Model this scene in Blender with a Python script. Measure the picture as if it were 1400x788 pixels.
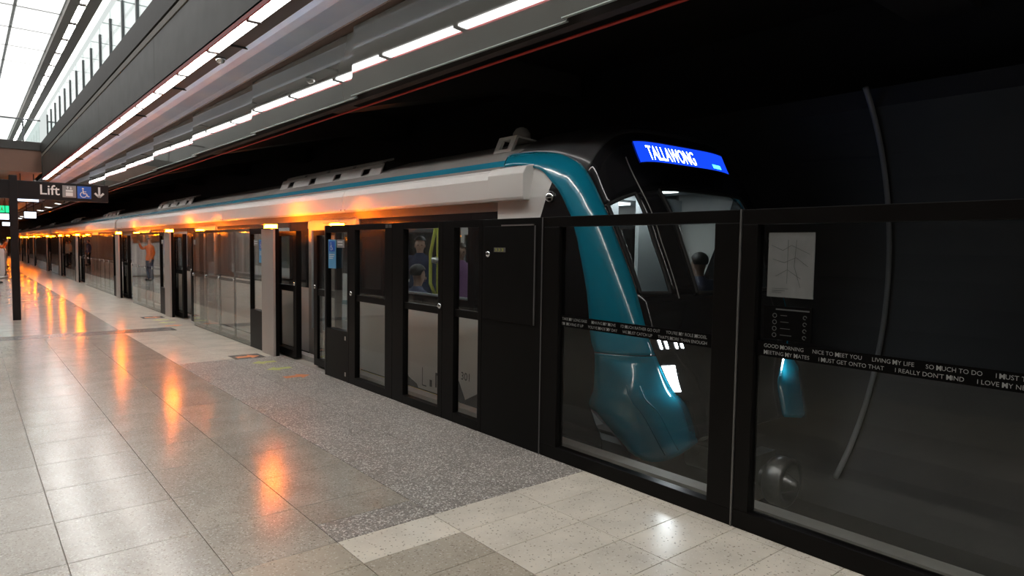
import bpy, bmesh, math, random
from mathutils import Vector, Matrix

random.seed(7)
scene = bpy.context.scene
for o in list(bpy.data.objects):
    bpy.data.objects.remove(o, do_unlink=True)
COL = scene.collection

# ------------------------------------------------------------------ camera
V1 = (-48.0, 328.0); V2 = (1800.0, 355.0); CX, CY = 700.0, 394.0
FPX = math.sqrt(-((V1[0]-CX)*(V2[0]-CX) + (V1[1]-CY)*(V2[1]-CY)))
def _dir(p):
    return Vector((p[0]-CX, -(p[1]-CY), -FPX)).normalized()
_yd = _dir(V1); _xd = _dir(V2); _zd = _xd.cross(_yd)
cam_d = bpy.data.cameras.new('camera'); cam = bpy.data.objects.new('camera', cam_d); COL.objects.link(cam)
cam.matrix_world = Matrix.Translation((0, 0, 1.7)) @ Matrix((_xd, _yd, _zd)).to_4x4()
cam_d.sensor_width = 36.0; cam_d.lens = 36.0*FPX/1400.0
cam_d.clip_start = 0.05; cam_d.clip_end = 400
scene.camera = cam

# ------------------------------------------------------------------ world, exposure
w = bpy.data.worlds.new('world'); scene.world = w; w.use_nodes = True
w.node_tree.nodes['Background'].inputs[0].default_value = (0.5, 0.55, 0.6, 1)
w.node_tree.nodes['Background'].inputs[1].default_value = 0.02
scene.view_settings.view_transform = 'Standard'
scene.view_settings.look = 'None'
scene.view_settings.gamma = 1.0
scene.view_settings.use_curve_mapping = False
scene.view_settings.exposure = 0.6
try:
    scene.cycles.transparent_max_bounces = 32
    scene.cycles.max_bounces = 10
except Exception:
    pass
SKY_E = 0.95        # luminous ceiling panels
STRIP_E = 12.0      # tube lights along the bulkhead
LAMP_E = 360.0      # orange door warning lamps
CAR_E = 4.0        # carriage ceiling lights
HEAD_E = 18.0      # train headlights

# ------------------------------------------------------------------ materials
MATS = {}
def mat(name, col, rough=0.5, metal=0.0, emit=None, es=0.0, spec=None, noise=None, bump=None, coat=0.0, rnoise=None):
    """noise = (scale, colour2, contrast)   bump = (scale, strength)"""
    if name in MATS: return MATS[name]
    m = bpy.data.materials.new(name); m.use_nodes = True
    nt = m.node_tree; b = nt.nodes['Principled BSDF']
    b.inputs['Base Color'].default_value = (*col, 1)
    b.inputs['Roughness'].default_value = rough
    b.inputs['Metallic'].default_value = metal
    if spec is not None: b.inputs['Specular IOR Level'].default_value = spec
    if coat: 
        b.inputs['Coat Weight'].default_value = coat; b.inputs['Coat Roughness'].default_value = 0.03
    if emit:
        b.inputs['Emission Color'].default_value = (*emit, 1); b.inputs['Emission Strength'].default_value = es
    if noise or bump or rnoise:
        tc = nt.nodes.new('ShaderNodeTexCoord')
    if noise:
        n = nt.nodes.new('ShaderNodeTexNoise'); n.inputs['Scale'].default_value = noise[0]; n.inputs['Detail'].default_value = 6
        r = nt.nodes.new('ShaderNodeValToRGB'); k = noise[2]
        r.color_ramp.elements[0].position = 0.5-k; r.color_ramp.elements[0].color = (*col, 1)
        r.color_ramp.elements[1].position = 0.5+k; r.color_ramp.elements[1].color = (*noise[1], 1)
        nt.links.new(tc.outputs['Object'], n.inputs['Vector']); nt.links.new(n.outputs['Fac'], r.inputs['Fac'])
        nt.links.new(r.outputs['Color'], b.inputs['Base Color'])
    if rnoise:
        n3 = nt.nodes.new('ShaderNodeTexNoise'); n3.inputs['Scale'].default_value = rnoise[0]; n3.inputs['Detail'].default_value = 4
        mr = nt.nodes.new('ShaderNodeMapRange'); mr.inputs['To Min'].default_value = rough-rnoise[1]; mr.inputs['To Max'].default_value = rough+rnoise[1]
        nt.links.new(tc.outputs['Object'], n3.inputs['Vector']); nt.links.new(n3.outputs['Fac'], mr.inputs['Value'])
        nt.links.new(mr.outputs['Result'], b.inputs['Roughness'])
    if bump:
        n2 = nt.nodes.new('ShaderNodeTexNoise'); n2.inputs['Scale'].default_value = bump[0]; n2.inputs['Detail'].default_value = 4
        bp = nt.nodes.new('ShaderNodeBump'); bp.inputs['Strength'].default_value = bump[1]; bp.inputs['Distance'].default_value = 0.01
        nt.links.new(tc.outputs['Object'], n2.inputs['Vector']); nt.links.new(n2.outputs['Fac'], bp.inputs['Height'])
        nt.links.new(bp.outputs['Normal'], b.inputs['Normal'])
    MATS[name] = m
    return m

def stone(name, base, fleck, dark, rough, fscale, famount, rvar=0.04, tint=0.06):
    """polished stone: cloudy base, light flecks and dark grains"""
    m = bpy.data.materials.new(name); m.use_nodes = True; nt = m.node_tree; b = nt.nodes['Principled BSDF']
    N = nt.nodes.new; L = nt.links.new
    tc = N('ShaderNodeTexCoord'); oi = N('ShaderNodeObjectInfo')
    cl = N('ShaderNodeTexNoise'); cl.inputs['Scale'].default_value = 3.0; cl.inputs['Detail'].default_value = 8
    L(tc.outputs['Object'], cl.inputs['Vector'])
    r0 = N('ShaderNodeValToRGB'); r0.color_ramp.elements[0].position = .3; r0.color_ramp.elements[1].position = .7
    r0.color_ramp.elements[0].color = (*[c*.86 for c in base], 1); r0.color_ramp.elements[1].color = (*[min(1, c*1.1) for c in base], 1)
    L(cl.outputs['Fac'], r0.inputs['Fac'])
    vo = N('ShaderNodeTexVoronoi'); vo.inputs['Scale'].default_value = fscale; L(tc.outputs['Object'], vo.inputs['Vector'])
    sp = N('ShaderNodeSeparateColor'); L(vo.outputs['Color'], sp.inputs['Color'])
    g1 = N('ShaderNodeMath'); g1.operation = 'GREATER_THAN'; g1.inputs[1].default_value = 1-famount; L(sp.outputs['Red'], g1.inputs[0])
    g2 = N('ShaderNodeMath'); g2.operation = 'GREATER_THAN'; g2.inputs[1].default_value = 1-famount*.8; L(sp.outputs['Green'], g2.inputs[0])
    m1 = N('ShaderNodeMix'); m1.data_type = 'RGBA'; L(g1.outputs[0], m1.inputs['Factor']); L(r0.outputs['Color'], m1.inputs['A']); m1.inputs['B'].default_value = (*fleck, 1)
    m2 = N('ShaderNodeMix'); m2.data_type = 'RGBA'; L(g2.outputs[0], m2.inputs['Factor']); L(m1.outputs['Result'], m2.inputs['A']); m2.inputs['B'].default_value = (*dark, 1)
    hs = N('ShaderNodeHueSaturation'); mr = N('ShaderNodeMapRange'); mr.inputs['To Min'].default_value = 1-tint; mr.inputs['To Max'].default_value = 1+tint
    L(oi.outputs['Random'], mr.inputs['Value']); L(mr.outputs['Result'], hs.inputs['Value']); L(m2.outputs['Result'], hs.inputs['Color'])
    L(hs.outputs['Color'], b.inputs['Base Color'])
    rn = N('ShaderNodeTexNoise'); rn.inputs['Scale'].default_value = 9; rn.inputs['Detail'].default_value = 5; L(tc.outputs['Object'], rn.inputs['Vector'])
    rr = N('ShaderNodeMapRange'); rr.inputs['To Min'].default_value = rough-rvar; rr.inputs['To Max'].default_value = rough+rvar
    L(rn.outputs['Fac'], rr.inputs['Value']); L(rr.outputs['Result'], b.inputs['Roughness'])
    MATS[name] = m
    return m

def glass(name, tint, f0=0.05, power=5.0, rough=0.0, haze=0.0):
    m = bpy.data.materials.new(name); m.use_nodes = True; nt = m.node_tree; nt.nodes.clear()
    N = nt.nodes.new; L = nt.links.new
    out = N('ShaderNodeOutputMaterial'); tr = N('ShaderNodeBsdfTransparent'); tr.inputs['Color'].default_value = (*tint, 1)
    gl = N('ShaderNodeBsdfGlossy'); gl.inputs['Roughness'].default_value = rough; gl.inputs['Color'].default_value = (.9, .95, .95, 1)
    lw = N('ShaderNodeLayerWeight'); lw.inputs['Blend'].default_value = 0.5
    p = N('ShaderNodeMath'); p.operation = 'POWER'; p.inputs[1].default_value = power; L(lw.outputs['Facing'], p.inputs[0])
    ma = N('ShaderNodeMath'); ma.operation = 'MULTIPLY_ADD'; ma.inputs[1].default_value = 1-f0; ma.inputs[2].default_value = f0; L(p.outputs[0], ma.inputs[0])
    mx = N('ShaderNodeMixShader'); L(ma.outputs[0], mx.inputs['Fac']); L(tr.outputs[0], mx.inputs[1]); L(gl.outputs[0], mx.inputs[2])
    last = mx
    if haze:
        df = N('ShaderNodeBsdfDiffuse'); df.inputs['Color'].default_value = (.5, .5, .48, 1)
        mh = N('ShaderNodeMixShader'); mh.inputs['Fac'].default_value = haze; L(mx.outputs[0], mh.inputs[1]); L(df.outputs[0], mh.inputs[2]); last = mh
    L(last.outputs[0], out.inputs['Surface'])
    MATS[name] = m
    return m

def emis(name, col, s):
    if name in MATS: return MATS[name]
    m = bpy.data.materials.new(name); m.use_nodes = True; nt = m.node_tree; nt.nodes.clear()
    out = nt.nodes.new('ShaderNodeOutputMaterial'); e = nt.nodes.new('ShaderNodeEmission')
    e.inputs['Color'].default_value = (*col, 1); e.inputs['Strength'].default_value = s
    nt.links.new(e.outputs[0], out.inputs['Surface']); MATS[name] = m
    return m

stone('beige', (.42, .375, .315), (.56, .52, .46), (.27, .235, .19), .19, 130, .10, tint=.04)
stone('cream', (.78, .71, .60), (.80, .75, .66), (.42, .36, .28), .24, 120, .045, tint=.05)
stone('tan', (.48, .42, .335), (.58, .53, .45), (.32, .27, .21), .24, 120, .07, tint=.05)
stone('granite', (.33, .295, .26), (.78, .75, .70), (.17, .15, .135), .36, 115, .20, tint=.04)
stone('farstone', (.50, .465, .41), (.60, .57, .52), (.30, .27, .22), .16, 130, .08)
stone('bandstone', (.20, .18, .165), (.34, .32, .30), (.12, .11, .10), .25, 110, .12)
mat('grout', (.36, .32, .27), .7, noise=(20, (.36, .33, .29), .2))
mat('concrete', (.075, .070, .066), .85, noise=(3, (.11, .10, .094), .3), bump=(14, .3))
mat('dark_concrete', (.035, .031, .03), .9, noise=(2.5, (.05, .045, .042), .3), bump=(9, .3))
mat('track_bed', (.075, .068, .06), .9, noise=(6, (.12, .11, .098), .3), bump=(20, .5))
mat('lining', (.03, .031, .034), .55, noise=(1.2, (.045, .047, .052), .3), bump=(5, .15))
mat('wall_panel', (.068, .069, .064), .42, spec=.35, noise=(1.5, (.08, .081, .076), .4), rnoise=(3, .05))
mat('slab_edge', (.05, .048, .045), .5, spec=.3, noise=(5, (.06, .058, .054), .3))
mat('slab_stripe', (.27, .25, .21), .5, noise=(12, (.19, .175, .15), .3))
mat('soffit_dark', (.05, .046, .046), .5, noise=(2, (.065, .06, .058), .3))
mat('soffit_metal', (.50, .66, .93), .40, metal=.3, noise=(1.3, (.70, .82, .98), .3), rnoise=(2.2, .1))
mat('trim_brown', (.12, .075, .06), .45, noise=(6, (.15, .10, .08), .3))
mat('red_fringe', (.50, .02, .03), .4, noise=(30, (.4, .03, .03), .3))
mat('red_pipe', (.62, .05, .03), .35, noise=(8, (.5, .04, .03), .3))
mat('fascia_glass', (.085, .088, .08), .015, spec=.9, coat=.6, noise=(.7, (.11, .112, .10), .3))
mat('fascia_edge', (.45, .52, .50), .3, noise=(9, (.4, .48, .46), .3))
mat('bridge_face', (.22, .105, .065), .5, noise=(1.2, (.16, .085, .06), .3))
mat('bal_metal', (.11, .115, .12), .4, metal=.6, noise=(20, (.13, .135, .14), .3))
mat('coping', (.46, .45, .42), .6, noise=(12, (.38, .37, .35), .3))
mat('steel', (.62, .60, .57), .30, metal=.9, noise=(40, (.56, .54, .52), .3), rnoise=(30, .06))
mat('post_steel', (.56, .50, .46), .42, metal=.35, noise=(3, (.50, .45, .42), .3), rnoise=(20, .05))
mat('chrome', (.8, .8, .8), .12, metal=1.0, noise=(50, (.75, .75, .75), .3))
mat('psd_black', (.006, .0053, .005), .35, spec=.12, noise=(8, (.008, .007, .0066), .3), rnoise=(6, .05))
mat('psd_edge', (.16, .155, .15), .4, metal=.5, noise=(15, (.19, .185, .18), .3))
mat('psd_cabinet', (.005, .0046, .0044), .4, spec=.12, noise=(5, (.007, .0064, .006), .3))
mat('rubber', (.012, .012, .012), .7, bump=(30, .2))
mat('white', (.82, .82, .80), .5, noise=(40, (.78, .78, .76), .3))
mat('sticker_grey', (.30, .29, .28), .5, noise=(30, (.26, .25, .24), .3))
mat('sticker_blue', (.10, .36, .66), .4, noise=(25, (.13, .42, .70), .3))
mat('sign_blue', (.02, .12, .55), .4, noise=(25, (.02, .13, .6), .3))
mat('sign_black', (.012, .0105, .011), .4, spec=.2, noise=(10, (.015, .013, .0135), .3))
mat('poster', (.20, .205, .20), .45, noise=(6, (.16, .165, .16), .2))
mat('poster_line', (.085, .09, .09), .5, noise=(30, (.11, .11, .11), .3))
mat('band_black', (.003, .0028, .0028), .5, spec=.05, noise=(20, (.005, .0045, .0045), .3))
mat('band_text', (.40, .40, .39), .5, noise=(60, (.34, .34, .33), .3))
mat('train_white', (.80, .78, .74), .42, noise=(1.2, (.74, .72, .685), .35))
mat('train_grey', (.33, .315, .295), .42, noise=(4, (.29, .275, .255), .3))
mat('train_teal', (.006, .21, .32), .16, noise=(1.1, (.006, .235, .35), .3), coat=.8)
mat('train_stripe', (.01, .22, .34), .25, noise=(2, (.012, .25, .37), .3), coat=.4)
mat('train_black', (.010, .010, .011), .14, noise=(3, (.013, .013, .014), .3), coat=.5)
mat('train_roofcap', (.050, .050, .052), .30, noise=(3, (.058, .058, .06), .3), coat=.3)
mat('train_body', (.34, .32, .30), .35, noise=(2, (.30, .285, .27), .3))
mat('train_seam', (.02, .025, .03), .5, noise=(9, (.03, .03, .035), .3))
mat('under', (.02, .02, .02), .7, noise=(9, (.03, .028, .026), .3), bump=(12, .3))
mat('rail', (.25, .20, .17), .35, metal=.9, noise=(20, (.3, .26, .23), .3))
mat('coupler', (.22, .22, .22), .35, metal=.8, noise=(14, (.3, .3, .3), .3))
mat('inner_wall', (.62, .64, .64), .5, noise=(3, (.57, .59, .59), .3))
mat('inner_floor', (.10, .11, .12), .6, noise=(30, (.14, .15, .16), .3))
mat('seat_teal', (.02, .13, .16), .7, noise=(40, (.03, .17, .2), .3))
mat('pole_yellow', (.55, .56, .10), .35, noise=(20, (.5, .5, .08), .3))
mat('number', (.04, .04, .04), .5, noise=(30, (.05, .05, .05), .3))
mat('logo_white', (.55, .56, .58), .4, noise=(30, (.5, .5, .53), .3))
mat('skin', (.50, .30, .22), .55, noise=(20, (.46, .27, .2), .3))
mat('skin_b', (.33, .19, .13), .55, noise=(20, (.3, .17, .12), .3))
mat('hair_dark', (.02, .016, .014), .5, bump=(60, .6))
mat('hair_brown', (.09, .05, .03), .5, bump=(60, .6))
for k, c in dict(navy=(.03, .04, .09), white_cloth=(.7, .69, .66), orange_cloth=(.75, .16, .02), blue_cloth=(.07, .12, .38), black_cloth=(.018, .018, .02),
                 purple_cloth=(.22, .10, .22), grey_cloth=(.16, .16, .18), slate_cloth=(.10, .11, .19), teal_cloth=(.10, .45, .50)).items():
    mat(k, c, .8, noise=(14, tuple(x*.8 for x in c), .3), bump=(18, .4))
mat('eye', (.01, .01, .01), .2, noise=(5, (.02, .02, .02), .3)); mat('lip', (.35, .12, .10), .5, noise=(5, (.3, .1, .09), .3))
mat('arrow_orange', (.85, .30, .12), .5, noise=(30, (.8, .27, .1), .3))
mat('arrow_green', (.62, .66, .22), .5, noise=(30, (.58, .6, .2), .3))
mat('lamp_house', (.08, .05, .03), .4, noise=(10, (.1, .06, .04), .3))
mat('joint_grey', (.22, .24, .24), .5, noise=(8, (.34, .37, .37), .3))
mat('ceil_beam', (.36, .345, .32), .6, noise=(3, (.4, .385, .36), .3))
mat('upper_wall', (.62, .66, .65), .6, noise=(2, (.68, .72, .71), .3))
mat('wall_added_grey', (.16, .165, .155), .5, noise=(1.5, (.19, .195, .185), .3))
mat('end_wall', (.42, .43, .41), .6, noise=(2, (.5, .5, .48), .3))
mat('yellow_line', (.65, .55, .03), .6, noise=(30, (.55, .46, .03), .3))
glass('psd_glass', (.93, .935, .92), f0=.03, power=4.2)
glass('train_glass', (.80, .83, .84), f0=.04)
glass('wind_glass', (.80, .84, .86), f0=.03)
glass('bal_glass', (.93, .97, .96), f0=.06)
emis('sky_panel', (1.0, .99, .965), SKY_E)
emis('sky_panel_side', (.93, 1.0, .975), SKY_E*.55)
emis('strip_light', (1.0, .98, .95), STRIP_E)
emis('ceil_led', (1.0, .99, .97), 24.0)
emis('lamp_orange', (1.0, .17, .002), LAMP_E)
emis('car_light', (.95, 1.0, 1.0), CAR_E)
emis('head_white', (.86, .93, 1.0), HEAD_E)
emis('display_blue', (.006, .05, .85), 1.0)
emis('display_text', (.75, .95, 1.0), 6.0)
emis('display_cyan', (.05, .55, 1.0), 4.0)
emis('screen_white', (.75, .85, 1.0), 2.4)
emis('exit_green', (.02, .60, .22), 1.3)
emis('dash_light', (1.0, .25, .02), 5.0)
emis('bright_white', (1, 1, .98), 4.0)

# ------------------------------------------------------------------ mesh helpers
ORG = {}
def origin(o):
    while o is not None:
        if o.name in ORG: return ORG[o.name]
        o = o.parent
    return Vector((0, 0, 0))

def mesh_from(verts, faces, name, m, smooth=False):
    me = bpy.data.meshes.new(name); me.from_pydata([tuple(v) for v in verts], [], faces)
    bm = bmesh.new(); bm.from_mesh(me); bmesh.ops.recalc_face_normals(bm, faces=bm.faces); bm.to_mesh(me); bm.free()
    me.materials.append(MATS[m] if isinstance(m, str) else m)
    if smooth:
        for p in me.polygons: p.use_smooth = True
    me.update()
    return me

def obj(name, verts, faces, m, parent=None, smooth=False, bevel=0.0):
    """verts are world coordinates; stored relative to the thing's origin"""
    og = origin(parent)
    me = mesh_from([Vector(v)-og for v in verts], faces, name, m, smooth)
    o = bpy.data.objects.new(name, me); COL.objects.link(o)
    if parent is not None: o.parent = parent
    if bevel:
        b = o.modifiers.new('bevel', 'BEVEL'); b.width = bevel; b.segments = 2; b.limit_method = 'ANGLE'
    return o

def thing(name, label, cat, loc=(0, 0, 0), group=None):
    o = bpy.data.objects.new(name, None); COL.objects.link(o); o.location = loc; o.empty_display_size = .1
    ORG[o.name] = Vector(loc); o['label'] = label; o['category'] = cat
    if group: o['group'] = group
    return o
def tag(o, label, cat, group=None):
    o['label'] = label; o['category'] = cat
    if group: o['group'] = group
    return o
def struct(o, label=None):
    o['kind'] = 'structure'
    if label: o['label'] = label
    return o

BF = [(0, 3, 2, 1), (4, 5, 6, 7), (0, 1, 5, 4), (1, 2, 6, 5), (2, 3, 7, 6), (3, 0, 4, 7)]
def bxv(x0, x1, y0, y1, z0, z1):
    return [(x0, y0, z0), (x1, y0, z0), (x1, y1, z0), (x0, y1, z0), (x0, y0, z1), (x1, y0, z1), (x1, y1, z1), (x0, y1, z1)]
def box(name, x0, x1, y0, y1, z0, z1, m, parent=None, bevel=0.0):
    return obj(name, bxv(x0, x1, y0, y1, z0, z1), BF, m, parent, bevel=bevel)

class MB:
    """collects shapes of ONE part"""
    def __init__(s): s.v = []; s.f = []
    def add(s, vs, fs):
        n = len(s.v); s.v += [tuple(v) for v in vs]; s.f += [tuple(i+n for i in f) for f in fs]; return s
    def box(s, *a): return s.add(bxv(*a), BF)
    def tube(s, pts, r, n=8, caps=True):
        pts = [Vector(p) for p in pts]; rs = r if isinstance(r, (list, tuple)) else [r]*len(pts)
        rings = []; up = None
        for i, p in enumerate(pts):
            d = (pts[min(i+1, len(pts)-1)]-pts[max(i-1, 0)]).normalized()
            if up is None:
                up = Vector((0, 0, 1)) if abs(d.z) < .9 else Vector((1, 0, 0))
            a = d.cross(up).normalized(); b = a.cross(d).normalized(); up = b
            rings.append([p+(a*math.cos(2*math.pi*k/n)+b*math.sin(2*math.pi*k/n))*rs[i] for k in range(n)])
        vs = [v for rg in rings for v in rg]; fs = []
        for i in range(len(pts)-1):
            for k in range(n):
                fs.append((i*n+k, i*n+(k+1) % n, (i+1)*n+(k+1) % n, (i+1)*n+k))
        if caps: fs += [tuple(range(n))[::-1], tuple((len(pts)-1)*n+k for k in range(n))]
        return s.add(vs, fs)
    def prism(s, poly, fn, d0, d1):
        """poly: 2d points; fn(a, b, d) -> 3d"""
        n = len(poly); vs = [fn(a, b, d0) for a, b in poly]+[fn(a, b, d1) for a, b in poly]
        fs = [tuple(range(n)), tuple(range(2*n-1, n-1, -1))]+[(k, k+n, (k+1) % n+n, (k+1) % n) for k in range(n)]
        return s.add(vs, fs)
    def lathe(s, prof, c, axis='z', n=16):
        """prof: (r, h)"""
        vs = []; fs = []; c = Vector(c)
        for r, h in prof:
            for k in range(n):
                a = 2*math.pi*k/n; u, v = r*math.cos(a), r*math.sin(a)
                vs.append(c+(Vector((u, v, h)) if axis == 'z' else Vector((h, u, v)) if axis == 'x' else Vector((u, h, v))))
        for i in range(len(prof)-1):
            for k in range(n): fs.append((i*n+k, i*n+(k+1) % n, (i+1)*n+(k+1) % n, (i+1)*n+k))
        fs += [tuple(range(n)), tuple((len(prof)-1)*n+k for k in range(n))]
        return s.add(vs, fs)
    def build(s, name, m, parent=None, smooth=False, bevel=0.0): return obj(name, s.v, s.f, m, parent, smooth, bevel)

def grid(name, rows, m, parent, smooth=True, thick=0.0):
    nr, nc = len(rows), len(rows[0]); vs = [v for r in rows for v in r]
    fs = [(i*nc+j, i*nc+j+1, (i+1)*nc+j+1, (i+1)*nc+j) for i in range(nr-1) for j in range(nc-1)]
    o = obj(name, vs, fs, m, parent, smooth)
    if thick:
        sm = o.modifiers.new('thick', 'SOLIDIFY'); sm.thickness = thick; sm.offset = 0
    return o

def extrude_y(prof, y0, y1):
    """open profile of (x, z) points swept along y -> verts, faces"""
    n = len(prof)
    return [(x, y0, z) for x, z in prof]+[(x, y1, z) for x, z in prof], [(k, k+1, k+1+n, k+n) for k in range(n-1)]

def copy_tree(o, loc, parent=None):
    c = o.copy(); COL.objects.link(c); c.parent = parent
    if parent is None: c.location = loc; ORG[c.name] = Vector(loc)
    for ch in list(o.children): copy_tree(ch, None, c)
    return c

# ---- lettering: flat text meshes
def glyphs(s, bold=0.0):
    cu = bpy.data.curves.new('txt', 'FONT'); cu.body = s; cu.size = 1.0; cu.offset = bold; cu.resolution_u = 3
    ob = bpy.data.objects.new('txt', cu); COL.objects.link(ob)
    dg = bpy.context.evaluated_depsgraph_get(); me = bpy.data.meshes.new_from_object(ob.evaluated_get(dg))
    vs = [(v.co.x, v.co.y) for v in me.vertices]; fs = [tuple(p.vertices) for p in me.polygons]
    bpy.data.objects.remove(ob); bpy.data.curves.remove(cu); bpy.data.meshes.remove(me)
    return vs, fs
def text_layout(s, bold=0.0, bigM=False):
    """one line -> verts, faces, width; optionally every first M of a word heavier"""
    runs = []
    if bigM:
        cur = ''
        for ch in s:
            if ch == 'M':
                if cur: runs.append((cur, bold)); cur = ''
                runs.append(('M', .045))
            else: cur += ch
        if cur: runs.append((cur, bold))
    else: runs = [(s, bold)]
    V = []; F = []; x = 0.0
    for r, b in runs:
        lead = len(r)-len(r.lstrip(' ')); trail = len(r)-len(r.rstrip(' ')); t = r.strip(' ')
        x += lead*.28
        if t:
            vs, fs = glyphs(t, b); x0 = min(v[0] for v in vs); x1 = max(v[0] for v in vs); n = len(V)
            V += [(v[0]-x0+x, v[1]) for v in vs]; F += [tuple(i+n for i in f) for f in fs]; x += x1-x0+.07
        x += trail*.28
    return V, F, x
def text(name, s, o, right, up, width, height, m, parent, bold=0.0, bigM=False, off=0.0):
    """fits the line into width x height with its lower left corner at o"""
    V, F, wd = text_layout(s, bold, bigM)
    y0 = min(v[1] for v in V); y1 = max(v[1] for v in V); r = Vector(right); u = Vector(up); o = Vector(o)
    pts = [o+r*(v[0]/wd*width)+u*((v[1]-y0)/(y1-y0)*height) for v in V]
    return obj(name, pts, F, m, parent)

def ngon_disc(c, r, n=16): return [(c[0]+r*math.cos(2*math.pi*k/n), c[1]+r*math.sin(2*math.pi*k/n)) for k in range(n)]
class Flat:
    """flat pictogram on a plane: origin, right, up"""
    def __init__(s, o, right, up, scale): s.o = Vector(o); s.r = Vector(right)*scale; s.u = Vector(up)*scale; s.v = []; s.f = []
    def P(s, a, b): return s.o+s.r*a+s.u*b
    def poly(s, pts):
        n = len(s.v); s.v += [s.P(*p) for p in pts]; s.f.append(tuple(range(n, n+len(pts)))); return s
    def line(s, pts, w):
        for (a, b), (c, d) in zip(pts, pts[1:]):
            l = math.hypot(c-a, d-b) or 1; nx, ny = -(d-b)/l*w/2, (c-a)/l*w/2
            s.poly([(a+nx, b+ny), (c+nx, d+ny), (c-nx, d-ny), (a-nx, b-ny)])
        return s
    def arc(s, c, r, a0, a1, w, n=14):
        return s.line([(c[0]+r*math.cos(math.radians(a0+(a1-a0)*k/n)), c[1]+r*math.sin(math.radians(a0+(a1-a0)*k/n))) for k in range(n+1)], w)
    def build(s, name, m, parent): return obj(name, s.v, s.f, m, parent)
def wheelchair(o, right, up, sc, m, parent, name='wheelchair_symbol'):
    f = Flat(o, right, up, sc); f.poly(ngon_disc((.40, .88), .085))
    f.line([(.40, .76), (.43, .42), (.68, .42), (.80, .14), (.92, .17)], .09); f.line([(.42, .60), (.66, .60)], .07)
    f.arc((.44, .32), .25, 115, 350, .075)
    return f.build(name, m, parent)

ORD = ['nearest', 'second', 'third', 'fourth', 'fifth', 'sixth', 'seventh', 'eighth', 'ninth', 'tenth', 'eleventh', 'twelfth', 'thirteenth', 'fourteenth', 'fifteenth']
RV, UV = (0, -1, 0), (0, 0, 1)         # right / up for things facing the platform

# =================================================================== SETTING
YN, YF = -7.0, 112.0
PX = 3.63                                # platform screen plane
# ---- floor
floor = struct(box('floor', -3.6, 4.0, YN, YF, -.30, -.006, 'grout'))
def tile(x0, x1, y0, y1, m, g=.0022, name='floor_tile', z=0.0):
    a = g; h = .0012
    v = [(x0+a, y0+a, -.006), (x1-a, y0+a, -.006), (x1-a, y1-a, -.006), (x0+a, y1-a, -.006),
         (x0+a, y0+a, z-h), (x1-a, y0+a, z-h), (x1-a, y1-a, z-h), (x0+a, y1-a, z-h),
         (x0+a+h, y0+a+h, z), (x1-a-h, y0+a+h, z), (x1-a-h, y1-a-h, z), (x0+a+h, y1-a-h, z)]
    f = [(0, 1, 5, 4), (1, 2, 6, 5), (2, 3, 7, 6), (3, 0, 4, 7), (4, 5, 9, 8), (5, 6, 10, 9), (6, 7, 11, 10), (7, 4, 8, 11), (8, 9, 10, 11)]
    return obj(name, v, f, m, floor)
CXS = [-.92, -.275, .37, 1.015, 1.60]
ry = [4.10+.655*k for k in range(16)]    # beige rows
ry = [3.48]+[y for y in ry if y < 14.0]+[14.05]
for a, b in zip(CXS, CXS[1:]+[2.255]):
    for j, (c, d) in enumerate(zip(ry, ry[1:])):
        if a == 1.60 and j == 0: tile(a, b, 3.77, d, 'beige')
        else: tile(a, b, c, d, 'beige')
tile(1.60, 2.255, 3.48, 3.77, 'granite')
gy = [3.48, 4.10]+[4.10+.655*k for k in range(1, 9)]+[10.09]
for a, b in ((2.255, 2.91), (2.91, 3.66)):
    for c, d in zip(gy, gy[1:]): tile(a, b, c, d, 'granite')
ly = [10.09+.66*k for k in range(6)]+[14.05]
for a, b in ((2.255, 2.91), (2.91, 3.66)):
    for c, d in zip(ly, ly[1:]): tile(a, b, c, d, 'cream')
fy = [3.48-.3253*k for k in range(13)]
fx = [(-.92, -.275), (-.275, .37), (.37, 1.015), (1.015, 1.60), (1.60, 2.245), (2.245, 2.92), (2.92, 3.54), (3.54, 3.66)]
for i, (a, b) in enumerate(fx):
    for j, (d, c) in enumerate(zip(fy, fy[1:])):
        m = 'cream' if (i >= 5 or (i == 4 and j == 0)) else 'tan'
        tile(a, b, c, d, m)
box('floor_band', -3.6, 3.15, 14.05, 14.62, -.006, 0, 'bandstone', floor)
box('floor_field', 3.15, 3.66, 14.05, 14.62, -.006, 0, 'cream', floor)
yy = 14.62
while yy < YF-1:                         # far paving: too shallow in view to show single tiles
    y2 = min(yy+6.5, YF)
    box('floor_field', -3.6, 2.255, yy, y2-.003, -.006, 0, 'farstone', floor)
    box('floor_field', 2.258, 3.66, yy, y2-.003, -.006, 0, 'cream', floor)
    yy = y2
box('floor_field', -3.6, -.925, YN, 14.05, -.006, 0, 'beige', floor)
box('platform_coping', 3.85, 3.98, YN, YF, -.006, .06, 'coping', floor)
# arrows on the floor at the doors
def arrow(cx, cy, m, s=.17, back=False):
    p = [(-1, .35), (.1, .35), (.1, .8), (1, 0), (.1, -.8), (.1, -.35), (-1, -.35)]
    if back: p = [(-a, b) for a, b in p]
    obj('arrow_marking', [(cx+a*s, cy+b*s*1.1, .0025) for a, b in p], [tuple(range(7))], m, floor)
for oc in (9.15, 15.7):
    box('marking_plate', 3.02, 3.46, oc+.85, oc+1.25, 0, .0015, 'bandstone', floor)
    arrow(3.25, oc+1.02, 'arrow_orange'); arrow(3.27, oc+.40, 'arrow_green', back=True)
    arrow(3.27, oc-.20, 'arrow_green', back=True); arrow(3.27, oc-.85, 'arrow_orange')

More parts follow.
